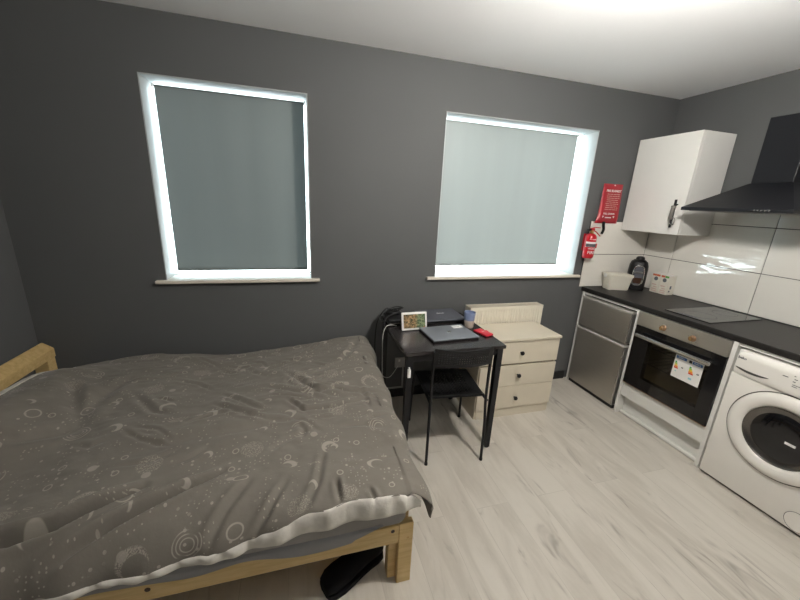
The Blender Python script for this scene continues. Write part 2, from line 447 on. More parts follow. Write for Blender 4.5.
# tiles (slabs over dark grout) on the window wall and the kitchen wall
b = B(); b.box((-.673, -.006, .912), (-.0, 0, 1.487)); struct('trim_1', b, 'grout')
b = B(); g = .0022
for za, zb in ((.912, 1.204), (1.204, 1.487)):
    for xa, xb in ((-.673, -.627), (-.627, -.010)): 
        b.box((xa+(g if xa > -.66 else 0), -.012, za+g), (xb-g if xb < -.02 else xb, -.004, zb-(g if zb < 1.4 else 0)), .001, seg=1)
b2 = B()
for za, zb in ((.912, 1.204), (1.204, 1.487)): b2.box((-.672, -.012, za+g), (-.010, -.004, zb-(g if zb < 1.4 else 0)), .001, seg=1)
b.bm.free(); struct('trim_2', b2, 'tile')
struct('trim_3', B().box((-.006, -2.6, .912), (0, -.012, 1.62)), 'grout')
b = B(); ys = [-.012, -.27, -.892, -1.512, -2.132, -2.6]; zs = [.912, 1.204, 1.514, 1.62]
for ya, yb in zip(ys, ys[1:]):
    for za, zb in zip(zs, zs[1:]): b.box((-.012, yb+g, za+g), (-.004, ya-g, zb-g), .001, seg=1)
struct('trim_4', b, 'tile')

# white cable run above the skirting
b = B(); b.box((-2.62, -.012, .076), (-2.283, -.0005, .087), .002); b.box((-2.294, -.012, .087), (-2.283, -.0005, .262), .002)
tag(fin('cable_trunking', b, 'socket', origin=(-2.283, 0, .08)), 'thin grey cable trunking on the wall from skirting to the socket under the desk', 'cable trunking')
r = thing('wall_socket', (-2.286, 0, .262), 'grey double wall socket under the desk behind its left leg', 'socket')
fin('face_plate', B().box((-2.36, -.012, .264), (-2.212, -.0005, .352), .004), 'socket', r)
for x in (-2.325, -2.247): fin('rocker_switch', B().box((x-.008, -.016, .318), (x+.008, -.011, .338), .002), 'label', r)

# ceiling lamp (above the frame, gives the room its warm light)
LX, LY = -1.88, -1.70
r = thing('ceiling_light', (LX, LY, H), 'round globe ceiling lamp hanging over the middle of the floor', 'lamp')
fin('ceiling_rose', B().lathe((LX, LY, H-.03), [(.03, 0), (.05, .012), (.05, .0298)]), 'white', r, smooth=True)
fin('stem', B().cyl((LX, LY, H-.175), .008, .15), 'white', r, smooth=True)
fin('hotspot_blocker', B().lathe((LX, LY, H-.185), [(.012, .012), (.14, .004), (.142, 0), (.012, .006)]), 'white', r, smooth=True)  # plate added above the globe to dull the ceiling hot spot
def cap(a0, a1): return [(max(.004, .085*math.sin(a)), .02-.085*math.cos(a)) for a in np.linspace(a0, a1, 10)]
fin('globe_lower_half', B().lathe((LX, LY, H-.28), cap(.05, PI*.5)), 'lampglow', r, smooth=True)
fin('globe_upper_boost', B().lathe((LX, LY, H-.28), cap(PI*.5, PI-.2)), 'lampboost', r, smooth=True)

# ------------------------------------------------------------------ kitchen run
XF = -.64
r = thing('worktop', (-.32, -1.2, .87), 'long black laminate kitchen worktop over the fridge, oven and washing machine', 'worktop')
fin('slab', B().box((-.638, -2.55, .872), (-.012, -.001, .910), .006, seg=3), 'worktop', r)
for ya, yb in ((-.567, -.042), (-2.45, -1.222)): fin('support_rail', B().box((-.625, ya, .853), (-.60, yb, .872)), 'white', r)
for k, (ya, yb, lb) in enumerate(((-.040, -.022, 'narrow white end panel between grey wall and fridge'),
                       (-.594, -.570, 'tall white side panel between the fridge and the oven'),
                       (-1.221, -1.197, 'tall white side panel between the oven and the washing machine'),
                       (-2.49, -2.466, 'white end panel at the far right end of the worktop'))):
    tag(fin('side_panel', B().box((XF+.005, ya, 0), (-.03, yb, .8715), .0015), 'white', origin=(-.33, ya, 0)), lb, 'panel', 'white panels under the worktop')

# fridge
r = thing('undercounter_fridge', (-.35, -.306, 0), 'small brushed steel two-door fridge under the left end of the worktop', 'fridge')
fin('body', B().box((-.585, -.552, .02), (-.05, -.060, .832), .004), 'blackplastic', r)
d1 = fin('freezer_door', B().box((-.640, -.546, .575), (-.588, -.045, .822), .006), 'fridge', r)
d2 = fin('fridge_door', B().box((-.640, -.546, .030), (-.588, -.045, .545), .006), 'fridge', r)
fin('door_top_trim', B().box((-.642, -.546, .822), (-.588, -.045, .836), .004), 'trimsteel', d1)
fin('handle_lip', B().box((-.652, -.546, .540), (-.590, -.045, .560), .004), 'trimsteel', d2)
fin('door_edge', B().box((-.6415, -.5465, .58), (-.60, -.536, .82), .004), 'silver', d1)
fin('door_edge', B().box((-.6415, -.5465, .035), (-.60, -.536, .545), .004), 'silver', d2)
fin('kick_strip', B().box((-.632, -.546, .002), (-.588, -.056, .028)), 'blackplastic', r)

# oven
r = thing('built_in_oven', (-.35, -.896, .28), 'black glass built-in oven with steel control panel and energy label', 'oven')
b = B()
for lo, hi in (((-.60, -1.19, .285), (-.05, -1.17, .868)), ((-.60, -.622, .285), (-.05, -.602, .868)), ((-.60, -1.17, .285), (-.05, -.622, .33)),
               ((-.60, -1.17, .74), (-.05, -.622, .868)), ((-.10, -1.17, .33), (-.05, -.622, .74))): b.box(lo, hi)
fin('cavity', b, 'oveninside', r)
for z in (.47, .60):
    b = B()
    for i in range(12): y = -1.15+i*(.51/11); b.tube([(-.56, y, z), (-.14, y, z)], .0025, 6)
    b.tube([(-.56, -1.168, z), (-.56, -.624, z)], .003, 6); b.tube([(-.14, -1.168, z), (-.14, -.624, z)], .003, 6)
    fin('wire_rack', b, 'silver', r)
pan = fin('control_panel', B().box((-.648, -1.194, .766), (-.602, -.598, .870), .002), 'ovensteel', r)
for y, a in ((-.797, .2), (-.992, -.3)):
    kb = fin('knob', B().lathe((-.648, y, .806), [(.021, 0), (.021, .004), (.017, .008), (.0155, .022), (.013, .025)], '-x', 24), 'knob', r, smooth=True)
    fin('knob_grip', B().box((-.677, y-.004, .791), (-.668, y+.004, .821), .002, Matrix.Rotation(a, 3, 'X')), 'brass', kb)
    for dx in (-.035, .0, .035):
        pass
b = B()
for y in (-.797, -.992):
    for a in np.linspace(.4, 2*PI-.4, 7):
        yy = y+.03*math.sin(a); zz = .806+.03*math.cos(a); fin('dial_mark', B().box((-.6484, yy-.0015, zz-.0015), (-.6479, yy+.0015, zz+.0015)), 'ink', pan)
b = B(); W0, W1, Z0, Z1 = -1.115, -.72, .375, .69
b.box((-.646, -1.194, .287), (-.604, W0, .762), .002); b.box((-.646, W1, .287), (-.604, -.598, .762), .002)
b.box((-.646, W0, .287), (-.604, W1, Z0)); b.box((-.646, W0, Z1), (-.604, W1, .762))
dr = fin('oven_door', b, 'blackgloss', r)
fin('door_window', B().box((-.644, W0, Z0), (-.638, W1, Z1)), 'ovenglass', dr)
fin('door_bottom_trim', B().box((-.647, -1.194, .2855), (-.63, -.598, .290)), 'knob', dr)
b = B(); b.box((-.692, -1.145, .686), (-.672, -.635, .711), .007)
for y in (-1.12, -.66): b.box((-.678, y-.01, .691), (-.644, y+.01, .707), .003)
fin('door_handle', b, 'silver', dr)
# energy label
lab = fin('energy_label', B().box((-.6475, -1.098, .508), (-.6462, -.922, .668)), 'label', dr)
def lbx(y0, y1, z0, z1, m, nm):
    fin(nm, B().box((-.6482, -y1, z0), (-.6474, -y0, z1)), m, lab)
# sub-parts stay within three levels: the prints are parented to the door beside the label
def pbx(nm, m, rects):
    for y0, y1, z0, z1 in rects: fin(nm, B().box((-.6483, y1, z0), (-.6474, y0, z1)), m, dr)
pbx('label_header', 'blu', [(-.930, -.995, .644, .662), (-1.032, -1.092, .644, .662)])
pbx('label_flag', 'blk', [(-1.010, -1.028, .643, .662), (-.975, -.986, .586, .595), (-1.071, -1.084, .586, .595)])
for nm, cc, w, k in (('label_bar', 'gr1', .010, 0), ('label_bar', 'gr2', .014, 1), ('label_bar', 'yel', .018, 2), ('label_bar', 'ora', .022, 3), ('label_bar', 'redl', .026, 4)):
    z = .622-k*.0105
    pbx(nm, cc, [(-.930, -.930-w, z-.009, z), (-1.022, -1.022-w*1.15, z-.009, z)])
pbx('label_symbol', 'teal', [(-1.030, -1.050, .535, .548), (-.94, -.95, .55, .556)])
text('label_lettering', 'ENERG', .013, face_x(-.6486, -.962, .653), 'label', dr)
text('label_lettering', 'ENERG', .013, face_x(-.6486, -1.062, .653), 'label', dr)
for y, s in ((-.9805, 'A'), (-1.0775, 'A')): text('label_letter', s, .009, face_x(-.6486, y, .5905), 'label', dr)

r = thing('oven_housing_base', (-.33, -.896, 0), 'white filler panel and recessed plinth below the oven', 'cabinet base')
fin('filler_panel', B().box((-.630, -1.196, .165), (-.612, -.596, .284), .0015), 'white', r)
fin('plinth', B().box((-.575, -1.196, 0), (-.557, -.596, .164)), 'white', r)
fin('floor_bead', B().box((-.605, -1.196, 0), (-.5752, -.596, .03), .012), 'white', r)

# hob
r = thing('ceramic_hob', (-.32, -.865, .910), 'narrow black glass hob let into the worktop above the oven', 'hob')
fin('glass_plate', B().box((-.570, -1.012, .9102), (-.072, -.718, .916), .002), 'hob', r)
b = B()
for x, rad in ((-.44, .09), (-.20, .07)): b.lathe((x, -.865, .9160), [(rad-.002, 0), (rad-.002, .0004), (rad, .0004), (rad, 0)], n=48, cap=False)
fin('zone_ring', b, 'ink', r)
fin('touch_panel', B().box((-.560, -.93, .916), (-.535, -.80, .9163)), 'darkgrey', r)

# washing machine
wy0, wy1 = -1.238, -1.832
r = thing('washing_machine', (-.36, -1.535, 0), 'white front-loading washing machine under the worktop at right', 'washing machine')
fin('cabinet_body', B().box((-.640, wy1, .012), (-.06, wy0, .842), .006), 'washer', r)
for x, y in ((-.60, wy0-.05), (-.60, wy1+.05), (-.12, wy0-.05), (-.12, wy1+.05)): fin('foot', B().cyl((x, y, 0), .02, .0125), 'blackplastic', r)
# control fascia, gently bowed and rounded at the top
def fas(u, v):
    y = wy0-.002 + (wy1-wy0+.004)*u
    bow = .012*(1-(2*u-1)**2)
    z = .705 + .135*v
    e = min(u, 1-u)*(wy0-wy1); rd = .03
    if v > .75: 
        k = (v-.75)/.25; xx = -.662-bow+.016*k*k
        z = .705+.135*v
    else: xx = -.662-bow + (.006*(1-v/.2)**2 if v < .2 else 0)
    if e < rd and v > .6: z -= (1-math.sqrt(max(0, 1-(1-e/rd)**2)))*.03*((v-.6)/.4)
    if e < .008: xx += .012
    return (xx, y, z)
b = B().grid(fas, 60, 24)
ed = [e for e in b.bm.edges if e.is_boundary]
ex = bmesh.ops.extrude_edge_only(b.bm, edges=ed)['geom']
for v in ex:
    if isinstance(v, bmesh.types.BMVert): v.co.x = -.641
pan = fin('control_fascia', b, 'washer', r, smooth=True, angle=50)
# front lower panel with rounded sides
fin('front_panel', B().box((-.658, wy1+.001, .015), (-.6405, wy0-.001, .703), .008, seg=3), 'washer', r, smooth=True)
fin('plinth_gap_shade', B().box((-.645, wy1+.01, .004), (-.62, wy0-.01, .0148)), 'washershade', r)  # dark strip standing in for the shade under the machine
# detergent drawer handle: a dark arched strip painting the recess's shade
def strip(y0, y1, zc, sag, th, x):
    rings = []
    for i in range(17):
        u = i/16; y = y0+(y1-y0)*u; q = 4*u*(1-u); z = zc - sag*q; w = th*(q**.7)+.0006
        bow = .012*(1-(2*(y-wy0)/(wy1-wy0)-1)**2)
        rings.append([(x-bow, y, z-w), (x-bow, y, z+w), (x+.004-bow, y, z+w), (x+.004-bow, y, z-w)])
    return B().ring_loft(rings)
fin('drawer_recess_shade', strip(-1.255, -1.412, .745, .010, .0055, -.6645), 'washershade', pan)
b = B()
for (y, z, w, h) in ((-1.470, .792, .022, .003), (-1.505, .808, .006, .003), (-1.512, .792, .012, .003), (-1.508, .778, .01, .003), (-1.52, .762, .03, .002), (-1.515, .753, .02, .002), (-1.57, .800, .014, .0025), (-1.57, .785, .014, .0025)):
    fin('programme_mark', B().box((-.6765, y-w/2, z-h/2), (-.6735, y+w/2, z+h/2)), 'ink', pan)
fin('programme_dial', B().lathe((-.672, -1.68, .775), [(.034, 0), (.034, .006), (.028, .010), (.025, .026), (.02, .028)], '-x', 36), 'washer', r, smooth=True)
text('maker_mark', 'beko', .020, face_x(-.6655, -1.275, .803), 'ink', pan, extrude=.001, bold=.0004)
# door: outer seam, white ring, chrome lip, glass bowl
dc = (-.658, -1.530, .460)
fin('door_seam', B().lathe(dc, [(.236, 0), (.236, .0022), (.241, .0022), (.241, 0)], '-x', 72, False), 'washershade', r)
dr = fin('door_ring', B().lathe(dc, [(.234, 0), (.234, .010), (.228, .018), (.205, .024), (.180, .022), (.164, .014), (.160, .006), (.160, .001)], '-x', 72, False), 'washer', r, smooth=True, angle=60)
fin('chrome_lip', B().lathe(dc, [(.161, .012), (.157, .012), (.150, .006), (.130, .0025), (.126, .001)], '-x', 72, False), 'lip', dr, smooth=True)
fin('glass_bowl', B().lathe(dc, [(.128, .0012), (.118, .0055), (.07, .010), (.03, .0115), (.0015, .012)], '-x', 64), 'blackgloss', dr, smooth=True)
fin('glass_sticker', B().box((-.6735, -1.598, .447), (-.6698, -1.556, .459), 0), 'label', dr)
fin('filter_flap', B().lathe((-.6585, -1.70, .075), [(.05, 0), (.05, .0015), (.047, .0015)], '-x', 40), 'washer', r)
fin('flap_seam', B().lathe((-.6585, -1.70, .075), [(.0505, 0), (.0505, .001), (.0525, .001), (.0525, 0)], '-x', 40, False), 'washershade', r)

# base cupboard beyond the washing machine
r = thing('base_cupboard', (-.33, -2.15, 0), 'white base cupboard to the right of the washing machine', 'cupboard')
fin('carcass', B().box((-.61, -2.465, .10), (-.05, -1.85, .852)), 'white', r)
fin('plinth', B().box((-.575, -2.465, 0), (-.557, -1.85, .099)), 'white', r)
fin('door', B().box((-.630, -2.46, .11), (-.611, -1.855, .85), .002), 'white', r)

# wall cabinet
r = thing('wall_cabinet', (-.17, -.255, 1.424), 'white wall cupboard in the kitchen corner left of the cooker hood', 'wall cabinet')
fin('carcass', B().box((-.318, -.503, 1.424), (-.0135, -.014, 2.15), .001), 'white', r)
dr = fin('door', B().box((-.340, -.503, 1.424), (-.3215, -.014, 2.15), .002), 'white', r)
b = B(); b.tube([(-.366, -.450, 1.475), (-.366, -.450, 1.68)], .0085, 12)
for z in (1.50, 1.645): b.tube([(-.34, -.450, z), (-.366, -.450, z)], .005, 10)
fin('bar_handle', b, 'blackmetal', dr, smooth=True)
r = thing('handle_tag', (-.366, -.450, 1.56), 'grey fabric loop with a dark ring hung on the wall cupboard handle', 'tag')
fin('sleeve', B().tube(spline([(-.372, -.447, 1.635), (-.376, -.449, 1.605), (-.378, -.448, 1.57), (-.374, -.448, 1.535)]), [.012, .015, .0155, .012, .0125, .012, .0125, .013, .0135, .0135, .013, .013, .0135, .013, .013, .0125, .012, .0125, .012, .012, .0115, .012, .011, .010, .008], 12), 'fabricgrey', r, smooth=True)
fin('knot', B().lathe((-.372, -.448, 1.625), [(.004, -.012), (.014, -.006), (.0165, 0), (.014, .008), (.004, .012)]), 'pewter', r, smooth=True)
fin('ring', B().tube([(-.376+.002*math.sin(a*PI/8), -.464+.021*math.cos(a*PI/8), 1.525+.024*math.sin(a*PI/8)) for a in range(16)], .0028, 8, True), 'pewter', r, smooth=True)
fin('tab', B().tube([(-.374, -.455, 1.642), (-.374, -.468, 1.639)], .006, 8), 'blackplastic', r)

# cooker hood
HY0, HY1, HX = -.590, -1.190, -.492
r = thing('cooker_hood', (-.2, -.89, 1.605), 'black chimney cooker hood on the kitchen wall above the hob', 'cooker hood')
fin('rim', B().box((HX, HY1, 1.605), (-.0125, HY0, 1.627), .003), 'hood', r)
CX, CY0, CY1, CZ = -.205, -.787, -1.000, 1.790
b = B(); b.hexa([(HX+.003, HY1+.003, 1.627), (-.0125, HY1+.003, 1.627), (-.0125, HY0-.003, 1.627), (HX+.003, HY0-.003, 1.627),
                 (CX-.004, CY1-.004, CZ), (-.0125, CY1-.004, CZ), (-.0125, CY0+.004, CZ), (CX-.004, CY0+.004, CZ)])
fin('canopy', b, 'hood', r)
fin('chimney', B().box((CX, CY1, CZ), (-.001, CY0, 2.185), .003), 'hood', r)
for i in range(5):
    y = -1.015-i*.0175
    fin('button', B().cyl((HX, y, 1.616), .0045, .004, '-x', 14), 'silver', r, smooth=True)
b = B(); 
for i in range(2): b.box((HX+.04, -.62-i*.275-.255, 1.602), (-.06, -.62-i*.275, 1.6052), .002)
fin('grease_filter', b, 'pewter', r)

# ------------------------------------------------------------------ things on the worktop
def rz(p, c, a): 
    x, y = p[0], p[1]; return (c[0]+x*math.cos(a)-y*math.sin(a), c[1]+x*math.sin(a)+y*math.cos(a), p[2])
ca = -.27
r = thing('storage_tub', (-.378, -.112, .910), 'off-white lidded plastic tub on the worktop in front of the black coffee maker', 'storage tub', rz=ca)
def rrect(w, d, z, rad=.015, k=4):
    out = []
    for (sx, sy, a0) in ((1, 1, 0), (-1, 1, PI/2), (-1, -1, PI), (1, -1, 1.5*PI)):
        for i in range(k+1):
            a = a0 + i*PI/2/k; out.append((sx*(w/2-rad)+rad*math.cos(a), sy*(d/2-rad)+rad*math.sin(a), z))
    return out
fin('tub_body', B().ring_loft([rrect(.175, .105, .001), rrect(.205, .128, .115), rrect(.216, .137, .117), rrect(.216, .137, .129), rrect(.206, .128, .131)]), 'tub', r, local=True, smooth=True)
fin('lid', B().ring_loft([rrect(.210, .132, .131), rrect(.217, .138, .133), rrect(.217, .138, .138), rrect(.17, .095, .142)]), 'tub', r, local=True, smooth=True)
fin('clip', B().box((-.110, -.02, .105), (-.106, .02, .138), .002), 'label', r, local=True)

ca = -.75
r = thing('coffee_maker', (-.170, -.120, .910), 'black domed coffee maker with chrome oval front in the worktop corner', 'coffee maker', rz=ca)
def body_ring(w, d, z): return rrect(w, d, z, min(w, d)*.35, 6)
fin('body', B().ring_loft([body_ring(.140, .140, .001), body_ring(.143, .145, .02), body_ring(.143, .145, .18), body_ring(.138, .14, .215), body_ring(.122, .125, .245), body_ring(.085, .09, .263), body_ring(.05, .05, .268)]), 'blackplastic', r, local=True, smooth=True, angle=50)
fin('lid_knob', B().lathe((0, 0, .260), [(.034, 0), (.034, .016), (.029, .028), (.016, .034), (.002, .035)]), 'blackplastic', r, local=True, smooth=True)
def oval(w, h, y, zc, n=36, e=3.2):
    out = []
    for i in range(n):
        a = 2*PI*i/n; c_, s_ = math.cos(a), math.sin(a)
        out.append((w*math.copysign(abs(c_)**(2/e), c_), y, zc+h*math.copysign(abs(s_)**(2/e), s_)))
    return out
fr = fin('chrome_frame', B().tube(oval(.040, .085, -.074, .130), .0058, 8, True), 'chrome', r, local=True, smooth=True)
fin('water_window', B().ring_loft([oval(.039, .084, -.0722, .130), oval(.039, .084, -.0745, .130)]), 'darkgrey', r, local=True)
fin('coffee_level', B().box((-.031, -.0755, .062), (.031, -.0742, .112), .0006), 'coffee', r, local=True)
fin('level_band', B().box((-.033, -.0756, .150), (.033, -.0742, .168), .0006), 'chrome', r, local=True)

def carton(yc, lb, c1, c2, rzz):
    r = thing('drinks_carton', (-.062, yc, .910), lb, 'carton', rz=rzz)
    w, d, h = .080, .072, .162
    fin('box', B().box((-w/2, -d/2, 0), (w/2, d/2, h), .002), 'tub', r, local=True)
    fin('top_flap', B().box((-w/2+.002, -d/2+.002, h), (w/2-.002, d/2-.002, h+.004), .001), 'label', r, local=True)
    def pr(nm, m, rects):
        b = B()
        for y0, y1, z0, z1 in rects: b.box((-w/2-.0008, y0, z0), (-w/2+.0004, y1, z1))
        fin(nm, b, m, r, local=True)
    pr('coloured_band', c1, [(-.032, .0, h-.018, h-.002)]); pr('coloured_corner', c2, [(.002, .034, h-.018, h-.002)])
    fin('emblem', B().lathe((-w/2, 0, h-.040), [(.017, 0), (.017, .0009)], '-x', 24), 'slate_print', r, local=True)
   
    pr('printed_lines', 'pink_print', [(-.024, .022, .028, .036), (-.022, .010, .046, .053), (-.014, .024, .066, .074), (-.024, .024, .012, .019)])
    b = B(); b.box((-.012, -d/2-.0008, .05), (.006, -d/2+.0004, .078)); b.box((-.02, -d/2-.0008, .025), (-.004, -d/2+.0004, .038))
    fin('side_print', b, 'slate_print', r, local=True)
carton(-.250, 'white printed carton standing against the black coffee maker', 'orange_print', 'orange_print', 0)
carton(-.326, 'white printed carton with green top edge, on the hob side of its twin', 'green_print', 'orange_print', 0)

# ------------------------------------------------------------------ on the window wall
r = thing('fire_extinguisher', (-.705, -.06, 1.165), 'small red fire extinguisher hung on the wall beside the window', 'fire extinguisher')
cx, cy = -.698, -.062; zb = 1.180
body = fin('cylinder', B().lathe((cx, cy, zb), [(.012, .004), (.036, 0), (.044, .012), (.045, .03), (.045, .165), (.043, .182), (.034, .198), (.018, .208)], n=40), 'red', r, smooth=True)
fin('brass_neck', B().cyl((cx, cy, zb+.206), .014, .028), 'brass', r, smooth=True)
fin('valve_head', B().box((cx-.016, cy-.014, zb+.232), (cx+.016, cy+.014, zb+.252), .004), 'red', r)
fin('lever', B().tube([(cx-.005, cy, zb+.252), (cx+.02, cy-.002, zb+.258), (cx+.075, cy-.004, zb+.256)], .004, 8), 'red', r, smooth=True)
fin('carry_handle', B().tube([(cx+.005, cy, zb+.235), (cx+.04, cy-.003, zb+.222), (cx+.088, cy-.005, zb+.186)], .0045, 8), 'red', r, smooth=True)
fin('nozzle', B().cyl((cx-.045, cy, zb+.238), .009, .03, 'x'), 'blackplastic', r, smooth=True)
fin('wall_bracket', B().box((cx+.038, cy-.02, zb+.085), (cx+.062, -.0005, zb+.125), .005).box((cx-.02, cy+.04, zb+.06), (cx+.02, -.0005, zb+.20)), 'red', r)
def arcband(r0, z0, z1, a0, a1, n=20):
    rings = []
    for i in range(n+1):
        a = a0+(a1-a0)*i/n; c_, s_ = math.cos(a), math.sin(a)
        rings.append([(cx+r0*c_, cy+r0*s_, zb+z0), (cx+(r0+.0006)*c_, cy+(r0+.0006)*s_, zb+z0), (cx+(r0+.0006)*c_, cy+(r0+.0006)*s_, zb+z1), (cx+r0*c_, cy+r0*s_, zb+z1)])
    return B().ring_loft(rings)
A0, A1 = -PI*.97, -PI*.13
lb = fin('label_band', arcband(.0452, .096, .140, A0, A1), 'label', body)
fin('label_window', arcband(.0459, .098, .124, A0+.05, A1-.45), 'ink', body)
def wraptext(nm, s, size, zc, m, ang):
    o = text(nm, s, size, Matrix.Identity(4), m, body, extrude=.0003, local=True, bold=.0005)
    for v in o.data.vertices:
        x, y, z = v.co; a = ang + x/.0455
        v.co = (cx+(.0456+z)*math.cos(a) - r.location.x, cy+(.0456+z)*math.sin(a) - r.location.y, zb+zc+y - r.location.z)
wraptext('lettering', 'FIRE', .034, .050, 'label', -PI*.58)
wraptext('lettering', 'EXTINGUISHER', .009, .082, 'label', -PI*.58)
wraptext('lettering', 'DRY POWDER', .009, .160, 'label', -PI*.58)

r = thing('fire_blanket_pouch', (-.531, -.02, 1.63), 'red fire blanket pouch with white printing hung on the wall by the cupboard', 'fire blanket')
def pou(sgn):
    def f(u, v):
        z = 1.474 + (1.795-1.474)*v
        xl = -.655 - .0*(1-v) - (.022*max(0, 1-v/.28)**1.5); xr = -.452 + .028*max(0, 1-v/.12)**1.2*0 + .012*(1-v)
        x = xl+(xr-xl)*u + .024
        puff = (min(1, u/.12)*min(1, (1-u)/.12)*min(1, v/.1)*min(1, (1-v)/.12))**.5
        y = -.022 - sgn*(.016*puff*(1+.25*math.sin(u*7+v*5)))
        return (x, y, z)
    return f
b = B().grid(pou(1), 24, 32); b.grid(pou(-1), 24, 32)
pb = fin('pouch', b, 'redfabric', r, smooth=True, angle=60)
fin('hook', B().lathe((-.524, -.030, 1.783), [(.006, 0), (.006, .004)], '-y', 16).tube([(-.524, -.0305, 1.783), (-.524, -.0005, 1.785)], .003, 8), 'label', r)
py = -.0425
text('lettering', 'FIRE BLANKET', .024, face_y(-.533, py, 1.738), 'label', pb, bold=.0006)
b = B(); random.seed(3)
for k in range(9):
    z = 1.712-k*.0155; x = -.596+random.random()*.01; 
    while x < -.476:
        w = .012+random.random()*.03; b.box((x, py-.001, z-.0018), (min(x+w, -.464), py+.0005, z+.0018)); x += w+.006
fin('small_print', b, 'pink_print', pb)
text('lettering', 'PULL DOWN', .020, face_y(-.541, py-.0012, 1.553), 'label', pb, bold=.0005)
b = B(); b.poly([(-0.608, py-.001, 1.535), (-0.588, py-.001, 1.535), (-0.598, py-.001, 1.518)]); b.poly([(-0.496, py-.001, 1.535), (-0.476, py-.001, 1.535), (-0.486, py-.001, 1.518)])
b.box((-.576, py-.0012, 1.518), (-.511, py-.0006, 1.526))
fin('arrow_print', b, 'label', pb)
fin('pull_strap', B().tube(spline([(-.572, -.040, 1.485), (-.575, -.047, 1.455), (-.566, -.046, 1.42), (-.578, -.045, 1.385)]), [.011]*25, 8), 'blackplastic', r, smooth=True)

# ------------------------------------------------------------------ radiator + chest of drawers
r = thing('radiator', (-1.46, -.07, .20), 'cream panel radiator on the wall behind the chest of drawers', 'radiator')
x0, x1, y0, y1, z0, z1 = -1.79, -1.112, -.122, -.030, .22, .789
rings = []
nfl = 28; prof = []
b = B()
def rf(u, v):
    x = x0+.006+(x1-x0-.012)*u
    ph = (u*nfl) % 1
    fl = .006*max(0, math.cos((ph-.5)*2*PI))**.5 if (.03 < v < .955) else 0
    return (x, y0+.012-.008+fl*0.9, z0+(z1-.025-z0)*v)
b.grid(rf, nfl*6, 22)
fin('front_panel', b, 'radiator', r, smooth=True, angle=80)
fin('core', B().box((x0+.01, y0+.016, z0), (x1-.01, y1-.01, z1-.03)), 'radiator', r)
b = B(); b.box((x0, y0, z1-.030), (x0+.006, y1, z1)); b.box((x1-.006, y0, z1-.030), (x1, y1, z1))
b.box((x0, y0, z1-.03), (x1, y0+.006, z1), .002); b.box((x0, y1-.006, z1-.03), (x1, y1, z1), .002)
for i in range(58):
    x = x0+.012+i*(x1-x0-.024)/57; b.box((x-.003, y0+.005, z1-.012), (x+.003, y1-.005, z1-.004))
fin('top_grille', b, 'radiator', r)
for x in (x0-.001, x1-.006): fin('end_cover', B().box((x, y0+.002, z0), (x+.007, y1, z1-.03), .002), 'radiator', r)
for xa in (-1.7, -1.26): fin('wall_bracket', B().box((xa, y1-.01, .3), (xa+.04, -.0005, .7)), 'radiator', r)
for x in (x0+.03, x1-.03): fin('supply_pipe', B().tube([(x, -.065, 0), (x, -.065, z0+.01)], .0075, 12), 'radiator', r)

cx0, cx1, cyf, cyb = -1.848, -1.190, -.462, -.140
r = thing('chest_of_drawers', ((cx0+cx1)/2, (cyf+cyb)/2, 0), 'cream three-drawer chest of drawers with black knobs beside the desk', 'chest of drawers')
fin('top_board', B().box((cx0-.002, cyf-.012, .635), (cx1+.002, cyb, .653), .002), 'cream', r)
for xa in (cx0, cx1-.016): fin('side_board', B().box((xa, cyf+.018, 0), (xa+.016, cyb, .635)), 'cream', r)
fin('back_panel', B().box((cx0+.016, cyb-.006, .04), (cx1-.016, cyb-.001, .635)), 'cream_dark', r)
fin('inner_rail', B().box((cx0+.016, cyf+.020, .04), (cx1-.016, cyf+.036, .635)), 'cream_dark', r)
fin('plinth', B().box((cx0+.016, cyf+.010, 0), (cx1-.016, cyf+.0195, .073)), 'cream', r)
for za, zb_, kz in ((.452, .630, .540), (.268, .436, .357), (.078, .264, .167)):
    d = fin('drawer', B().box((cx0+.004, cyf, za), (cx1-.004, cyf+.017, zb_), .002), 'cream', r)
    fin('knob', B().lathe((-1.525, cyf, kz), [(.006, 0), (.006, .012), (.014, .016), (.0165, .022), (.013, .029), (.002, .031)], '-y', 24), 'blackplastic', d, smooth=True)

# ------------------------------------------------------------------ desk
dx0, dx1, dy0, dy1, dz = -2.516, -1.870, -.768, -.105, .750
r = thing('desk', ((dx0+dx1)/2, (dy0+dy1)/2, 0), 'small square black table used as a desk between bed and chest', 'desk')
fin('tabletop', B().box((dx0, dy0, dz-.022), (dx1, dy1, dz), .002), 'desk', r)
b = B(); q = .045
for lo, hi in (((dx0+.02, dy0+.02, dz-.068), (dx1-.02, dy0+.035, dz-.022)), ((dx0+.02, dy1-.035, dz-.068), (dx1-.02, dy1-.02, dz-.022)),
               ((dx0+.02, dy0+.035, dz-.068), (dx0+.035, dy1-.035, dz-.022)), ((dx1-.035, dy0+.035, dz-.068), (dx1-.02, dy1-.035, dz-.022))): b.box(lo, hi, .002)
fin('apron_frame', b, 'blackmetal', r)
for sx in (0, 1):
    for sy in (0, 1):
        x = (dx0+.030, dx1-.030)[sx]; y = (dy0+.030, dy1-.030)[sy]
        lg = fin('leg', B().ring_loft([[(x+u*.0150, y+v*.0150, .006) for u, v in ((-1, -1), (1, -1), (1, 1), (-1, 1))], [(x+u*.0190, y+v*.0190, dz-.0225) for u, v in ((-1, -1), (1, -1), (1, 1), (-1, 1))]]), 'blackmetal', r)
        fin('foot_cap', B().cyl((x, y, 0), .0145, .0065), 'blackplastic', lg)
tag(fin('cable_plug', B().box((dx0+.016, dy0-.004, .592), (dx0+.036, dy0+.0105, .645), .003).box((dx0+.021, dy0-.002, .645), (dx0+.031, dy0+.0105, .656), .002), 'label', origin=(dx0+.039, dy0, .59)),
    'small white plastic plug hanging on the front left desk leg', 'plug')

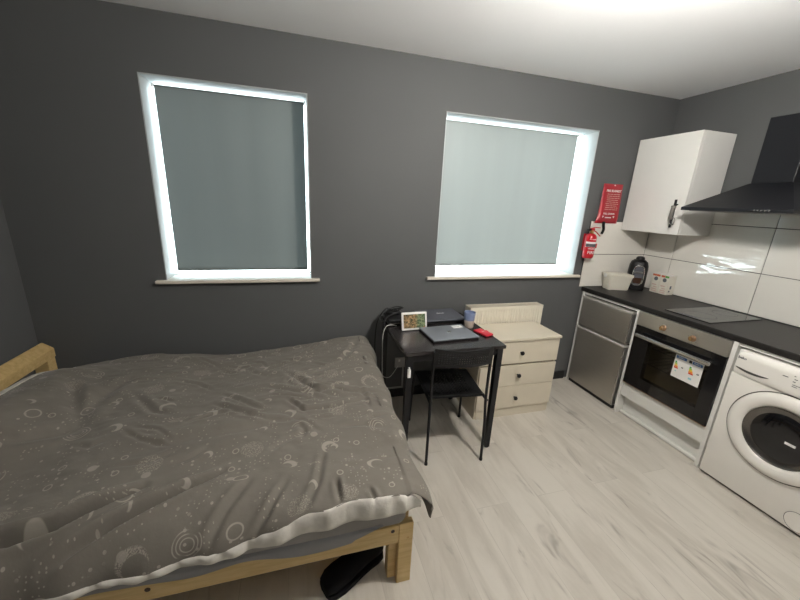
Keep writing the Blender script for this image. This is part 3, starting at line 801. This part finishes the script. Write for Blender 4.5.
# chair
def chair():
    r = thing('chair', (-2.156, -.598, 0), 'black chair with perforated back pushed in at the desk', 'chair', rz=math.radians(-5.8))
    NB = 31
    def bk(u, v):
        x = -.190+.346*u; s = 2*u-1
        cr = 1-.10*abs(s)**6
        z = .684 + .106*v + .010*s*s*v + .006*u
        y = -.258 - .032*(1-s*s) - .012*(v-.5)
        return (x*(1-.02*(1-v)), y, z)
    n1, n2 = 48, 15
    back = B().grid(bk, n1, n2, holes=lambda i, j: i % 2 == 1 and j % 2 == 1 and 1 < j < n2-2 and 2 < i < n1-3)
    fin('backrest', back, 'blackplastic', r, local=True, solid=.006)
    def st(u, v):
        s = 2*u-1; t_ = v
        w = .172 + .012*t_
        x = w*s; y = -.19 + .375*t_
        z = .440 - .014*(1-s*s)*math.sin(PI*min(1, t_*1.15)) + (.010*(1-t_/.15)**2 if t_ < .15 else 0) - (.012*((t_-.88)/.12)**2 if t_ > .88 else 0)
        return (x, y, z)
    m1, m2 = 31, 31
    fin('seat', B().grid(st, m1, m2, holes=lambda i, j: i % 2 == 1 and j % 2 == 1 and 3 < i < m1-4 and 3 < j < m2-4), 'blackplastic', r, local=True, solid=.007)
    for s in (-1, 1):
        p = spline([(s*.181, -.231, .004), (s*.180, -.222, .25), (s*.175-.004, -.216, .43), (s*.173-.012, -.232, .60), (s*.170-.016, -.254, .775)], 8)
        lg = fin('leg', B().tube(p, .0088, 12), 'blackmetal', r, local=True, smooth=True)
        fin('foot_cap', B().cyl((s*.181, -.231, 0), .0105, .014), 'blackplastic', lg, local=True, smooth=True)
        p = spline([(s*.196, .232, .004), (s*.190, .215, .25), (s*.182, .195, .40), (s*.178, .165, .423), (s*.178, 0, .425), (s*.178, -.14, .425), (s*.179, -.217, .425)], 8)
        lg = fin('leg', B().tube(p, .0088, 12), 'blackmetal', r, local=True, smooth=True)
        fin('foot_cap', B().cyl((s*.196, .232, 0), .0105, .014), 'blackplastic', lg, local=True, smooth=True)
    fin('cross_bar', B().tube([(-.178, .16, .420), (.178, .16, .420)], .0075, 10).tube([(-.178, -.15, .421), (.178, -.15, .421)], .0075, 10), 'blackmetal', r, local=True, smooth=True)
    return r
chair()

# ------------------------------------------------------------------ things on the desk
Z = dz+.0005
la = math.radians(4)
r = thing('laptop', (-2.158, -.537, Z), 'closed grey laptop with a white sticker at the front of the desk', 'laptop', rz=la)
fin('base', B().box((-.158, -.118, 0), (.158, .115, .009), .003), 'blackplastic', r, local=True)
lid = fin('lid', B().box((-.160, -.120, .0095), (.160, .118, .0185), .004, seg=3), 'laptopgrey', r, local=True, smooth=True)
fin('sticker', B().box((.066, .052, .0185), (.140, .098, .0189), .0001), 'label', lid, local=True)
fin('sticker_print', B().box((.076, .070, .0188), (.118, .075, .0192)), 'slate_print', lid, local=True)
fin('lid_emblem', B().lathe((.004, .000, .0185), [(.014, 0), (.014, .0004)], n=28), 'silver', lid, local=True)
fin('hinge', B().cyl((-.11, .116, .008), .006, .22, 'x', 12), 'blackplastic', r, local=True, smooth=True)

r = thing('flatbed_scanner', (-2.10, -.225, Z), 'slim dark grey scanner with white logo lying at the back of the desk', 'scanner', rz=math.radians(2))
fin('base', B().box((-.165, -.100, 0), (.165, .105, .018), .004), 'blackplastic', r, local=True)
ld = fin('lid', B().hexa([(-.170, -.108, .019), (.170, -.108, .019), (.160, .112, .021), (-.160, .112, .021), (-.168, -.105, .027), (.168, -.105, .027), (.157, .109, .038), (-.157, .109, .038)]), 'darkgrey', r, local=True)
text('lid_lettering', 'Canon', .022, Matrix.Translation((.018, .022, .0345)) @ Matrix.Rotation(math.atan2(.011, .214), 4, 'X'), 'label', ld, local=True, bold=.0006)

r = thing('photo_display', (-2.356, -.430, Z), 'white-framed small photo screen standing on the desk', 'digital photo frame', rz=math.radians(2))
tilt = Matrix.Rotation(math.radians(-14), 3, 'X')
b = B(); b.box((-.089, -.005, .002), (.089, .005, .122), .008, seg=3)
bz = b
for v in bz.bm.verts: v.co = tilt @ v.co
bz = fin('bezel', bz, 'label', r, local=True, smooth=True)
b = B(); b.box((-.076, -.0062, .016), (.076, -.0048, .108))
for v in b.bm.verts: v.co = tilt @ v.co
fin('screen', b, 'screen', bz, local=True)
fin('stand', B().hexa([(-.05, .002, 0), (.05, .002, 0), (.045, .062, 0), (-.045, .062, 0), (-.045, .018, .06), (.045, .018, .06), (.04, .03, .055), (-.04, .03, .055)]), 'fabricgrey', r, local=True)

r = thing('mug', (-1.957, -.425, Z), 'blue and cream ceramic tumbler at the right edge of the desk', 'mug')
fin('lower_wall', B().lathe((-1.957, -.425, Z), [(.002, 0), (.030, 0), (.033, .004), (.036, .055)], n=36, cap=False), 'cupcream', r, smooth=True)
fin('blue_rim', B().lathe((-1.957, -.425, Z), [(.0362, .054), (.040, .108), (.039, .110), (.037, .108), (.033, .06), (.028, .012), (.002, .010)], n=36, cap=False), 'cupblue', r, smooth=True)

r = thing('phone', (-1.917, -.560, Z), 'bright red phone wallet lying at the right edge of the desk', 'phone case', rz=math.radians(17))
fin('cover', B().box((-.034, -.060, 0), (.034, .060, .014), .005, seg=3), 'redcase', r, local=True, smooth=True)
fin('clasp', B().box((.032, -.01, .003), (.038, .014, .0150), .002), 'redcase', r, local=True)
fin('emblem', B().box((-.012, .0, .014), (.014, .008, .0143)), 'pink_print', r, local=True)

r = thing('router_box', (-2.425, -.235, Z), 'flat black plastic box at the back left of the desk under the cables', 'router')
fin('case', B().box((-2.505, -.315, Z), (-2.36, -.14, Z+.038), .005), 'blackplastic', r)
fin('front_strip', B().box((-2.50, -.3165, Z+.010), (-2.365, -.3145, Z+.0145)), 'fabricgrey', r)
random.seed(11)
def tangle(lb, seed, z0, n, c, rx, ry, m, rad, tail, nm='power_cable'):
    random.seed(seed); pts = []
    for i in range(n):
        a = i*1.25+seed; pts.append((c[0]+rx*math.cos(a)*(.7+.3*random.random()), c[1]+ry*math.sin(a)*(.7+.3*random.random()), z0+random.random()*.02))
    pts += tail
    return tag(fin(nm, B().tube(spline(pts, 6), rad, 8), m, origin=pts[0], smooth=True), lb, 'cable', 'cables at the back of the desk')
tangle('tangled black power cable piled on the router at the back left desk corner', 2, Z+.048, 14, (-2.445, -.20, 0), .055, .045, 'blackplastic', .0052, [(-2.50, -.27, Z+.052), (-2.535, -.30, Z+.012), (-2.54, -.29, Z-.10), (-2.535, -.25, .35), (-2.53, -.20, .08), (-2.50, -.15, .012)])
tangle('second black cable looped loosely over the router and down behind the desk', 5, Z+.066, 9, (-2.43, -.19, 0), .06, .035, 'blackplastic', .0045, [(-2.47, -.085, Z+.05), (-2.53, -.075, Z-.05), (-2.54, -.05, .5), (-2.52, -.04, .25)])
p = spline([(-2.455, -.335, Z+.003), (-2.49, -.34, Z+.012), (-2.53, -.345, Z+.004), (-2.552, -.35, Z-.06), (-2.55, -.34, .55), (-2.535, -.30, .40), (-2.50, -.20, .30), (-2.42, -.10, .24), (-2.34, -.03, .29)], 8)
tag(fin('charging_cable', B().tube(p, .0024, 8), 'cable_w', origin=p[0], smooth=True), 'thin white cable hanging down from the left edge of the desk', 'cable')
fin_ad = thing('power_adapter', (-2.44, -.165, Z+.039), 'small black power adapter lying on the router among the cables', 'adapter')
fin('brick', B().box((-2.47, -.185, Z+.0385), (-2.40, -.15, Z+.062), .006), 'blackplastic', fin_ad)
fin('plug_pin', B().cyl((-2.40, -.167, Z+.05), .006, .02, 'x', 10), 'silver', fin_ad)

# ------------------------------------------------------------------ bed
bx0, bx1, by0, by1 = -4.622, -2.660, -1.440, -.022
r = thing('bed_frame', ((bx0+bx1)/2, (by0+by1)/2, 0), 'low pine double bed frame along the window wall', 'bed')
for nm, ya, yb in (('side_rail', by0, by0+.028), ('side_rail', by1-.028, by1)):
    fin(nm, B().box((bx0+.07, ya, .226), (bx1-.062, yb, .316), .003), 'pine', r)
fin('foot_rail', B().box((bx1-.030, by0+.062, .226), (bx1-.002, by1-.062, .316), .003), 'pine', r)
for sx in (1,):
    for (ya, yb, yc, yd) in ((by0, by0+.030, by0+.030, by0+.075), (by1-.030, by1, by1-.075, by1-.030)):
        lg = fin('leg', B().box((bx1-.061, ya, 0), (bx1, yb, .318), .003).box((bx1-.095, yc, 0), (bx1-.032, yd, .30), .003), 'pine', r)
        for x, z, s in ((bx1-.085, .292, 0), (bx1-.022, .245, 1)):
            if ya == by0 and s: fin('bolt_head', B().cyl((x, ya+.002, z), .005, .003, '-y', 14), 'brass', lg)
fin('bolt_hole', B().cyl((bx1-.088, by0+.001, .293), .008, .002, '-y', 18), 'coffee', r)
fin('bolt_hole', B().cyl((-3.60, by0+.001, .275), .009, .002, '-y', 18), 'coffee', r)
for (ya, yb) in ((by0, by0+.07), (by1-.07, by1)): fin('head_post', B().box((bx0, ya, 0), (bx0+.071, yb, .612), .004), 'pine', r)
hb = [[(bx0+.018, y, .556), (bx0+.076, y, .556), (bx0+.076, y, .608), (bx0+.070, y, .614), (bx0+.026, y, .646), (bx0+.018, y, .646)] for y in (by0+.001, by1-.001)]
fin('headboard_rail', B().ring_loft(hb), 'pine', r)
fin('headboard_panel', B().box((bx0+.025, by0+.07, .20), (bx0+.048, by1-.07, .40), .003), 'pine', r)
b = B(); b.box((bx0+.072, by0+.029, .205), (bx1-.0305, by1-.029, .222))
fin('slatted_base', b, 'pine', r)

r = thing('mattress', (-3.62, -.73, .225), 'grey sheeted mattress on the pine bed frame under the duvet', 'mattress')
def rr3(x0, x1, y0, y1, z, rad=.05): 
    return [((x0+x1)/2+p[0], (y0+y1)/2+p[1], z) for p in rrect(x1-x0, y1-y0, z, rad, 5)]
X0, X1, Y0, Y1 = -4.535, -2.695, -1.41, -.055
rings = [rr3(X0, X1, Y0, Y1, .224), rr3(X0, X1, Y0, Y1, .318)]
for k in range(7):
    a = k/6*PI/2; rings.append(rr3(X0-.012+.08*(1-math.cos(a)), X1+.012-.08*(1-math.cos(a)), Y0-.034+.12*(1-math.cos(a)), Y1+.012-.03*(1-math.cos(a)), .37+.075*math.sin(a)))
rings.insert(2, rr3(X0-.012, X1+.012, Y0-.030, Y1+.01, .328))
fin('fitted_sheet', B().ring_loft(rings), 'sheet', r, smooth=True, angle=50)
# loose sheet edge sagging over the rail
def sk(u, v):
    x = -4.45+(-2.79+4.45)*u
    drop = .340-(.040+.010*math.sin(u*9)+.012*math.sin(u*23+1)) if u < .93 else .340-.036*(1-(u-.93)/.07)
    z = .340 + (drop-.340)*v
    y = -1.4365-.012*min(1, v*3) - .0025*math.sin(u*40+v*2)*v
    return (x, y, z)
fin('sheet_hem', B().grid(sk, 120, 8), 'sheetskirt', r, smooth=True, solid=.003)

# pillow at the head end
def superell(c, a, bq, h, n=36, m=14):
    rings = []
    for j in range(m+1):
        ph = -PI/2+PI*j/m; cr = math.cos(ph)**.55 if 0 < j < m else .02
        ring = []
        for i in range(n):
            th = 2*PI*i/n; cc, ss = math.cos(th), math.sin(th)
            ex = 2/3.6
            ring.append((c[0]+a*cr*math.copysign(abs(cc)**ex, cc), c[1]+bq*cr*math.copysign(abs(ss)**ex, ss), c[2]+h*math.sin(ph)))
        rings.append(ring)
    return B().ring_loft(rings)
tag(fin('pillow', superell((-4.392, -.62, .522), .146, .37, .058), 'pillow', origin=(-4.392, -.62, .46), smooth=True), 'purple-grey pillow at the headboard tucked under the duvet', 'pillow')

# ---- duvet
def ip(x, tab):
    xs_, ys_ = zip(*tab); return float(np.interp(x, xs_, ys_))
def sm(tab, x, w=.08): return (ip(x-w, tab)+2*ip(x, tab)+ip(x+w, tab))/4
FAR = [(-4.6, .47), (-4.5, .475), (-4.3, .515), (-4.03, .562), (-3.8, .545), (-3.56, .515), (-3.3, .53), (-3.0, .565), (-2.77, .60), (-2.6, .605)]
HT = [(-4.7, .335), (-4.2, .345), (-3.9, .352), (-3.63, .370), (-3.45, .388), (-3.27, .414), (-3.12, .468), (-2.96, .500), (-2.74, .498), (-2.66, .45), (-2.6, .415)]
HB = [(-4.7, .30), (-4.2, .318), (-3.9, .328), (-3.63, .345), (-3.27, .368), (-3.1, .390), (-2.96, .402), (-2.74, .402), (-2.66, .385), (-2.6, .37)]
CRE = [  # (polyline, depth, width, ridge)
 ([(-4.10, -1.36), (-3.96, -1.365), (-3.85, -1.35), (-3.75, -1.31), (-3.64, -1.26)], .075, .020, .036),
 ([(-3.86, -1.44), (-3.66, -1.36), (-3.52, -1.30), (-3.38, -1.24)], .060, .018, .028),
 ([(-4.28, -.40), (-4.18, -.58), (-4.10, -.72), (-4.03, -.84)], .030, .05, .020),
 ([(-4.03, -.83), (-4.06, -.60), (-4.00, -.36)], .022, .05, .012),
 ([(-4.35, -.92), (-4.2, -.92), (-4.04, -.86)], .018, .04, .012),
 ([(-3.95, -.56), (-3.77, -.78), (-3.69, -.83)], .012, .025, .010),
 ([(-3.49, -.66), (-3.36, -.80), (-3.27, -.885)], .013, .018, .014),
 ([(-3.52, -.76), (-3.40, -.86), (-3.30, -.93)], .014, .018, .012),
 ([(-3.16, -.80), (-3.07, -.925)], .016, .016, .014), ([(-3.13, -.90), (-2.95, -.905), (-2.76, -.84)], .034, .017, .018),
 ([(-3.06, -.985), (-2.93, -.975)], .016, .012, .010),
 ([(-3.19, -.47), (-3.0, -.75), (-2.88, -.82)], .022, .024, .014),
 ([(-3.10, -.73), (-2.93, -.74), (-2.80, -.77), (-2.68, -.79)], .022, .022, .016),
 ([(-3.30, -.62), (-3.12, -.72), (-3.02, -.74)], .016, .02, .012),
 ([(-2.965, -1.36), (-2.957, -1.46)], .022, .014, .014), ([(-2.845, -1.42), (-2.82, -1.50)], .022, .012, .012),
 ([(-3.33, -1.54), (-3.21, -1.42), (-3.14, -1.32)], .020, .016, .012),
 ([(-3.45, -1.54), (-3.36, -1.40), (-3.27, -1.29)], .016, .02, .012),
 ([(-3.10, -1.48), (-3.03, -1.36), (-3.0, -1.2)], .012, .018, .010),
 ([(-2.92, -1.05), (-2.80, -1.06), (-2.70, -1.10)], .012, .025, .010),
 ([(-3.8, -1.05), (-3.45, -1.02), (-3.15, -1.0)], .010, .04, .010),
 ([(-3.1, -.30), (-3.0, -.18), (-2.95, -.08)], .012, .02, .010), ([(-2.85, -.45), (-2.75, -.3), (-2.7, -.15)], .012, .03, .010),
 ([(-4.1, -1.25), (-4.05, -1.42), (-4.0, -1.50)], .03, .03, .014), ([(-4.25, -1.15), (-4.18, -1.4), (-4.16, -1.5)], .03, .035, .014),
]
DX0, NU, NV = -4.425, 360, 270
xe_far, xe_near = -2.585, -2.608
def duvet_pt(u, v):
    t_ = v           # 0 = wall side, 1 = near hem
    # y profile by arc length: tuck at wall, flat, roll over the near edge, hang
    xe = xe_far + (xe_near-xe_far)*t_
    L = (xe-.09) - DX0
    dropx = 0
    s = u*1.095
    if s <= 1: x = DX0 + L*s; ax = 0
    else:
        k = (s-1)/.095; a = min(k/.62, 1)*PI/2
        x = (xe-.09)+.09*math.sin(a); dropx = .085*(1-math.cos(a)) + max(0, k-.62)*.16; ax = a
        if k > .62: x -= .03*(k-.62)
    hd = s < .04
    YN = -1.462
    if t_ < .06:
        k = 1-t_/.06; y = -.045 - .03*(1-math.sin(PI/2*k)); dy = .10*(k**2); q = 0
        y = -.040-.05*(1-k)
        q = 0
    else:
        dy = 0; q = (t_-.06)/.94
        y = None
    zf = sm(FAR, x)
    zmid = .545 + .01*math.sin(x*3.1) - .02*max(0, (-3.9-x)) 
    ht = sm(HT, min(x, -2.62), .05)
    if q == 0:
        z = zf - dy
    else:
        # q in 0..1: 0..0.80 top, 0.80..1 roll over
        if q <= .80:
            k = q/.80; y = -.09 + (-1.24+.09)*k
            ks = k*k*(3-2*k); z = zf + (zmid-zf)*min(1, ks*1.35 if ks < .74 else 1)
            z -= .018*max(0, k-.72)/.28
        else:
            k = (q-.80)/.20; a = k*PI/2
            y = -1.24 - (-YN-1.24)*math.sin(a)**.95; z0_ = zmid-.018; z = ht + (z0_-ht)*math.cos(a)**1.15
    # head end lies over the pillow then falls
    pil = math.exp(-(max(0, x+4.36)/.19)**2)*math.exp(-((y+.62)/.42)**4)
    z += .118*pil
    
    return x, y, z, dropx
rr_ = random.Random(21)
for _ in range(46):                       # small slept-in wrinkles, densest over the middle of the foot half
    if rr_.random() < .55: cx_, cy_c = rr_.gauss(-2.98, .22), rr_.gauss(-.74, .20)
    else: cx_, cy_c = rr_.uniform(-4.2, -2.75), rr_.uniform(-1.25, -.2)
    an = rr_.gauss(-.35, .55); ln = rr_.uniform(.05, .16); bd = rr_.uniform(-.03, .03)
    CRE.append(([(cx_-ln*math.cos(an), cy_c-ln*math.sin(an)), (cx_-bd*math.sin(an), cy_c+bd*math.cos(an)), (cx_+ln*math.cos(an), cy_c+ln*math.sin(an))],
                rr_.uniform(.005, .011), rr_.uniform(.012, .022), rr_.uniform(.004, .008)))
def creases(X, Y):
    D = np.zeros_like(X)
    for pts, dep, wd, rg in CRE:
        best = np.full_like(X, 9.0); side = np.zeros_like(X); al = np.zeros_like(X); n = len(pts)-1
        for i in range(n):
            ax, ay = pts[i]; vx, vy = pts[i+1][0]-ax, pts[i+1][1]-ay
            tc = np.clip(((X-ax)*vx+(Y-ay)*vy)/(vx*vx+vy*vy), 0, 1)
            dd = np.hypot(X-ax-vx*tc, Y-ay-vy*tc); m = dd < best
            best = np.where(m, dd, best); side = np.where(m, vx*(Y-ay)-vy*(X-ax), side); al = np.where(m, (i+tc)/n, al)
        wd = wd*.62; fade = np.minimum(1, .12+1.15*np.sin(PI*np.clip(al, 0, 1)))
        D -= dep*.68*fade*np.exp(-(best/wd)**2)
        D += rg*.85*fade*np.exp(-((best-2.0*wd)/(1.3*wd))**2)*np.where(side > 0, 1.0, .55)
    return D
bm = bmesh.new(); uvl = bm.loops.layers.uv.new('UVMap')
us = np.linspace(0, 1, NU+1); vs_ = np.linspace(0, 1, NV+1)
P = np.zeros((NU+1, NV+1, 3)); DXA = np.zeros((NU+1, NV+1))
for i, u in enumerate(us):
    for j, v in enumerate(vs_): *P[i, j], DXA[i, j] = duvet_pt(u, v)
CR = creases(P[:, :, 0], P[:, :, 1])
for i, u in enumerate(us):
    for j, v in enumerate(vs_):
        (x, y, z), dx = P[i, j], DXA[i, j]
        w = min(1, (1-v)*14)*.6+.4
        n1_ = mnoise.noise((x*2.6, y*2.6, 1.3)); n2_ = mnoise.noise((x*6+3, y*8, 4.1)); n3_ = mnoise.noise((x*17, y*21, 9.2))
        n4_ = mnoise.noise(((x+y)*12, (y-x*.4)*34, 2.2)); n5_ = mnoise.noise((x*30, y*36, 7.7))
        e = .013*n1_ + .007*n2_ + .003*n3_ + .0034*n4_*max(0, .35+n2_) + .0012*n5_
        # soft directional folds radiating along the bed
        e += .005*math.sin((y*1.0+x*.45)*26+3*n1_)*max(0, n2_+.2)
        z = z + (CR[i, j] + e)*w - dx
        if v > .9: y -= .012*math.sin(x*31+2*n1_)*((v-.9)/.1)*.6
        if dx > 0: x += .012*n2_ + .008*math.sin(y*16)
        P[i, j] = (x, y, z)
# corner tip by the foot post droops out past the frame
for i in range(NU+1):
    for j in range(NV+1):
        k = max(0, us[i]*1.095-.985)/.11*max(0, (vs_[j]-.80)/.20)
        P[i, j, 0] += .016*k; P[i, j, 2] += .075*k if us[i]*1.095 > 1 else 0
ul = np.concatenate([[0], np.cumsum(np.linalg.norm(np.diff(P[:, NV//2], axis=0), axis=1))])
vl = np.concatenate([[0], np.cumsum(np.linalg.norm(np.diff(P[NU//2], axis=0), axis=1))])
top = [[bm.verts.new(P[i, j]) for j in range(NV+1)] for i in range(NU+1)]
for i in range(NU):
    for j in range(NV):
        f = bm.faces.new((top[i][j], top[i][j+1], top[i+1][j+1], top[i+1][j]))
        for lp, (a_, b__) in zip(f.loops, ((i, j), (i, j+1), (i+1, j+1), (i+1, j))): lp[uvl].uv = (ul[a_], vl[b__])
me = bpy.data.meshes.new('duvet'); bm.to_mesh(me); bm.free(); me.materials.append(M['duvet'])
for p_ in me.polygons: p_.use_smooth = True
duv = bpy.data.objects.new('duvet', me); C.objects.link(duv); ROOTLOC[duv.name] = Vector((0, 0, 0))
md = duv.modifiers.new('thickness', 'SOLIDIFY'); md.thickness = .012; md.offset = -1
tag(duv, 'grey duvet printed with moons, planets and stars spread over the bed', 'duvet')
# white underside folded up along the near hem
rings = []; NX = 260
jx = NV
edge = [P[i, NV] for i in range(NU+1) if us[i]*1.095 < 1.02]
for i in range(0, len(edge)):
    x, y, z = edge[i]; zt = z+.004; zb2 = min(sm(HB, min(x, -2.62), .05), zt-.012)
    zb2 += .004*mnoise.noise((x*14, 0, 3))
    h = (zt-zb2)/2; zc = (zt+zb2)/2; bul = .011+.006*mnoise.noise((x*18, 2, 1))+.009*abs(math.sin(x*27+2*mnoise.noise((x*6, 4, 1))))-.004+.003*math.sin(x*83)
    tp = min(1, max(.15, (len(edge)-1-i)/9)); h *= .35+.65*tp; bul *= tp*(.75+.25*min(1, max(0, (x+3.7)/.6)))
    ring = []
    for k in range(14):
        a = 2*PI*k/14; c_, s_ = math.cos(a), math.sin(a)
        ring.append((x+.004*mnoise.noise((x*25, a, 0)), y+.004 - bul*c_ if c_ > 0 else y+.004-.006*c_, zc + h*math.copysign(abs(s_)**.8, s_)))
    rings.append(ring)
le = fin('turned_up_lining', B().ring_loft(rings), 'lining', duv, smooth=True, angle=80)
le['label'] = 'white underside of the duvet turned up along the hem'
# pale hem strip at the head end
ring = []; rings = []
for j in range(int(NV*.17), int(NV*.46), 2):
    x, y, z = P[0, j]; rings.append([(x-.016, y, z-.010), (x+.010, y, z-.001), (x+.012, y, z+.006), (x-.014, y, z+.003)])
fin('head_hem', B().ring_loft(rings), 'lining', duv, smooth=True)

# ------------------------------------------------------------------ shoe under the bed
sa = math.radians(24)
r = thing('shoe', (-2.885, -1.345, 0), 'black shoe lying on the floor under the near edge of the bed', 'shoe', rz=sa)
sole = [(-.140, .052, 0), (-.10, .056, .0), (-.02, .044, .0), (.06, .036, 0), (.11, .036, 0), (.138, .028, 0)]
def shoe_ring(x, w, h, zb_=.0):
    return [(x, w*math.cos(a), zb_ + h*(.5+.5*math.sin(a)) if True else 0) for a in np.linspace(0, 2*PI, 20, endpoint=False)]
prof = [(-.150, .020, .03), (-.145, .040, .045), (-.12, .053, .062), (-.08, .056, .072), (-.03, .050, .085), (.02, .043, .105), (.06, .040, .118), (.10, .040, .120), (.130, .034, .115), (.142, .018, .09)]
fin('upper', B().ring_loft([shoe_ring(x, w, h, .012) for x, w, h in prof]), 'shoe', r, local=True, smooth=True)
def outl(k, z): 
    pts = [(x, w*k) for x, w, h in prof]; return [(x*1.0, w, z) for x, w in pts]+[(x, -w, z) for x, w in reversed(pts)]
fin('sole', B().ring_loft([outl(1.03, .0005), outl(1.07, .010), outl(1.03, .022)]), 'shoe', r, local=True)

# ------------------------------------------------------------------ daylight, camera, view
w = bpy.data.worlds.new('sky'); bpy.context.scene.world = w; w.use_nodes = True
nt = w.node_tree; bg = nt.nodes['Background']
tc = nt.nodes.new('ShaderNodeTexCoord'); sp = nt.nodes.new('ShaderNodeSeparateXYZ'); rmp = nt.nodes.new('ShaderNodeValToRGB')
nt.links.new(tc.outputs['Generated'], sp.inputs[0])
mm = nt.nodes.new('ShaderNodeMath'); mm.operation = 'MULTIPLY_ADD'; mm.inputs[1].default_value = .5; mm.inputs[2].default_value = .5
nt.links.new(sp.outputs[2], mm.inputs[0]); nt.links.new(mm.outputs[0], rmp.inputs[0])
els = rmp.color_ramp.elements   # bright band added below the horizon to feed tile glints, haze, then blue-white sky
els[0].position = 0; els[0].color = (.5, .55, .55, 1); els[1].position = 1; els[1].color = (.70, .90, 1, 1)
for p_, c_ in ((.36, (.6, .66, .67, 1)), (.39, (1.9, 2.15, 2.2, 1)), (.475, (1.9, 2.15, 2.2, 1)), (.50, (.80, .92, .95, 1)), (.75, (.74, .92, 1, 1))):
    e = els.new(p_); e.color = c_
nt.links.new(rmp.outputs[0], bg.inputs[0]); bg.inputs[1].default_value = 6.5

cam = bpy.data.cameras.new('camera'); co = bpy.data.objects.new('camera', cam); C.objects.link(co)
yaw, pit, rol = 0.28634, -0.2751, 0.04752
cy_, sy_ = math.cos(yaw), math.sin(yaw); cp, sp_ = math.cos(pit), math.sin(pit)
F = Vector((sy_*cp, cy_*cp, sp_)); R = Vector((cy_, -sy_, 0)); U = R.cross(F)
R2 = math.cos(rol)*R + math.sin(rol)*U; U2 = -math.sin(rol)*R + math.cos(rol)*U
mt = Matrix.Identity(4)
for i in range(3): mt[i][0] = R2[i]; mt[i][1] = U2[i]; mt[i][2] = -F[i]
mt.translation = Vector((-3.06872, -2.47481, 1.56559)); co.matrix_world = mt
cam.sensor_width = 36; cam.lens = 36*345.38574/800; cam.clip_start = .05
S = bpy.context.scene; S.camera = co
S.view_settings.view_transform = 'Standard'; S.view_settings.look = 'None'
S.view_settings.gamma = 1; S.view_settings.use_curve_mapping = False; S.view_settings.exposure = 0.42
S.cycles.max_bounces = 8; S.cycles.diffuse_bounces = 5; S.cycles.transparent_max_bounces = 12
S.cycles.sample_clamp_indirect = 6
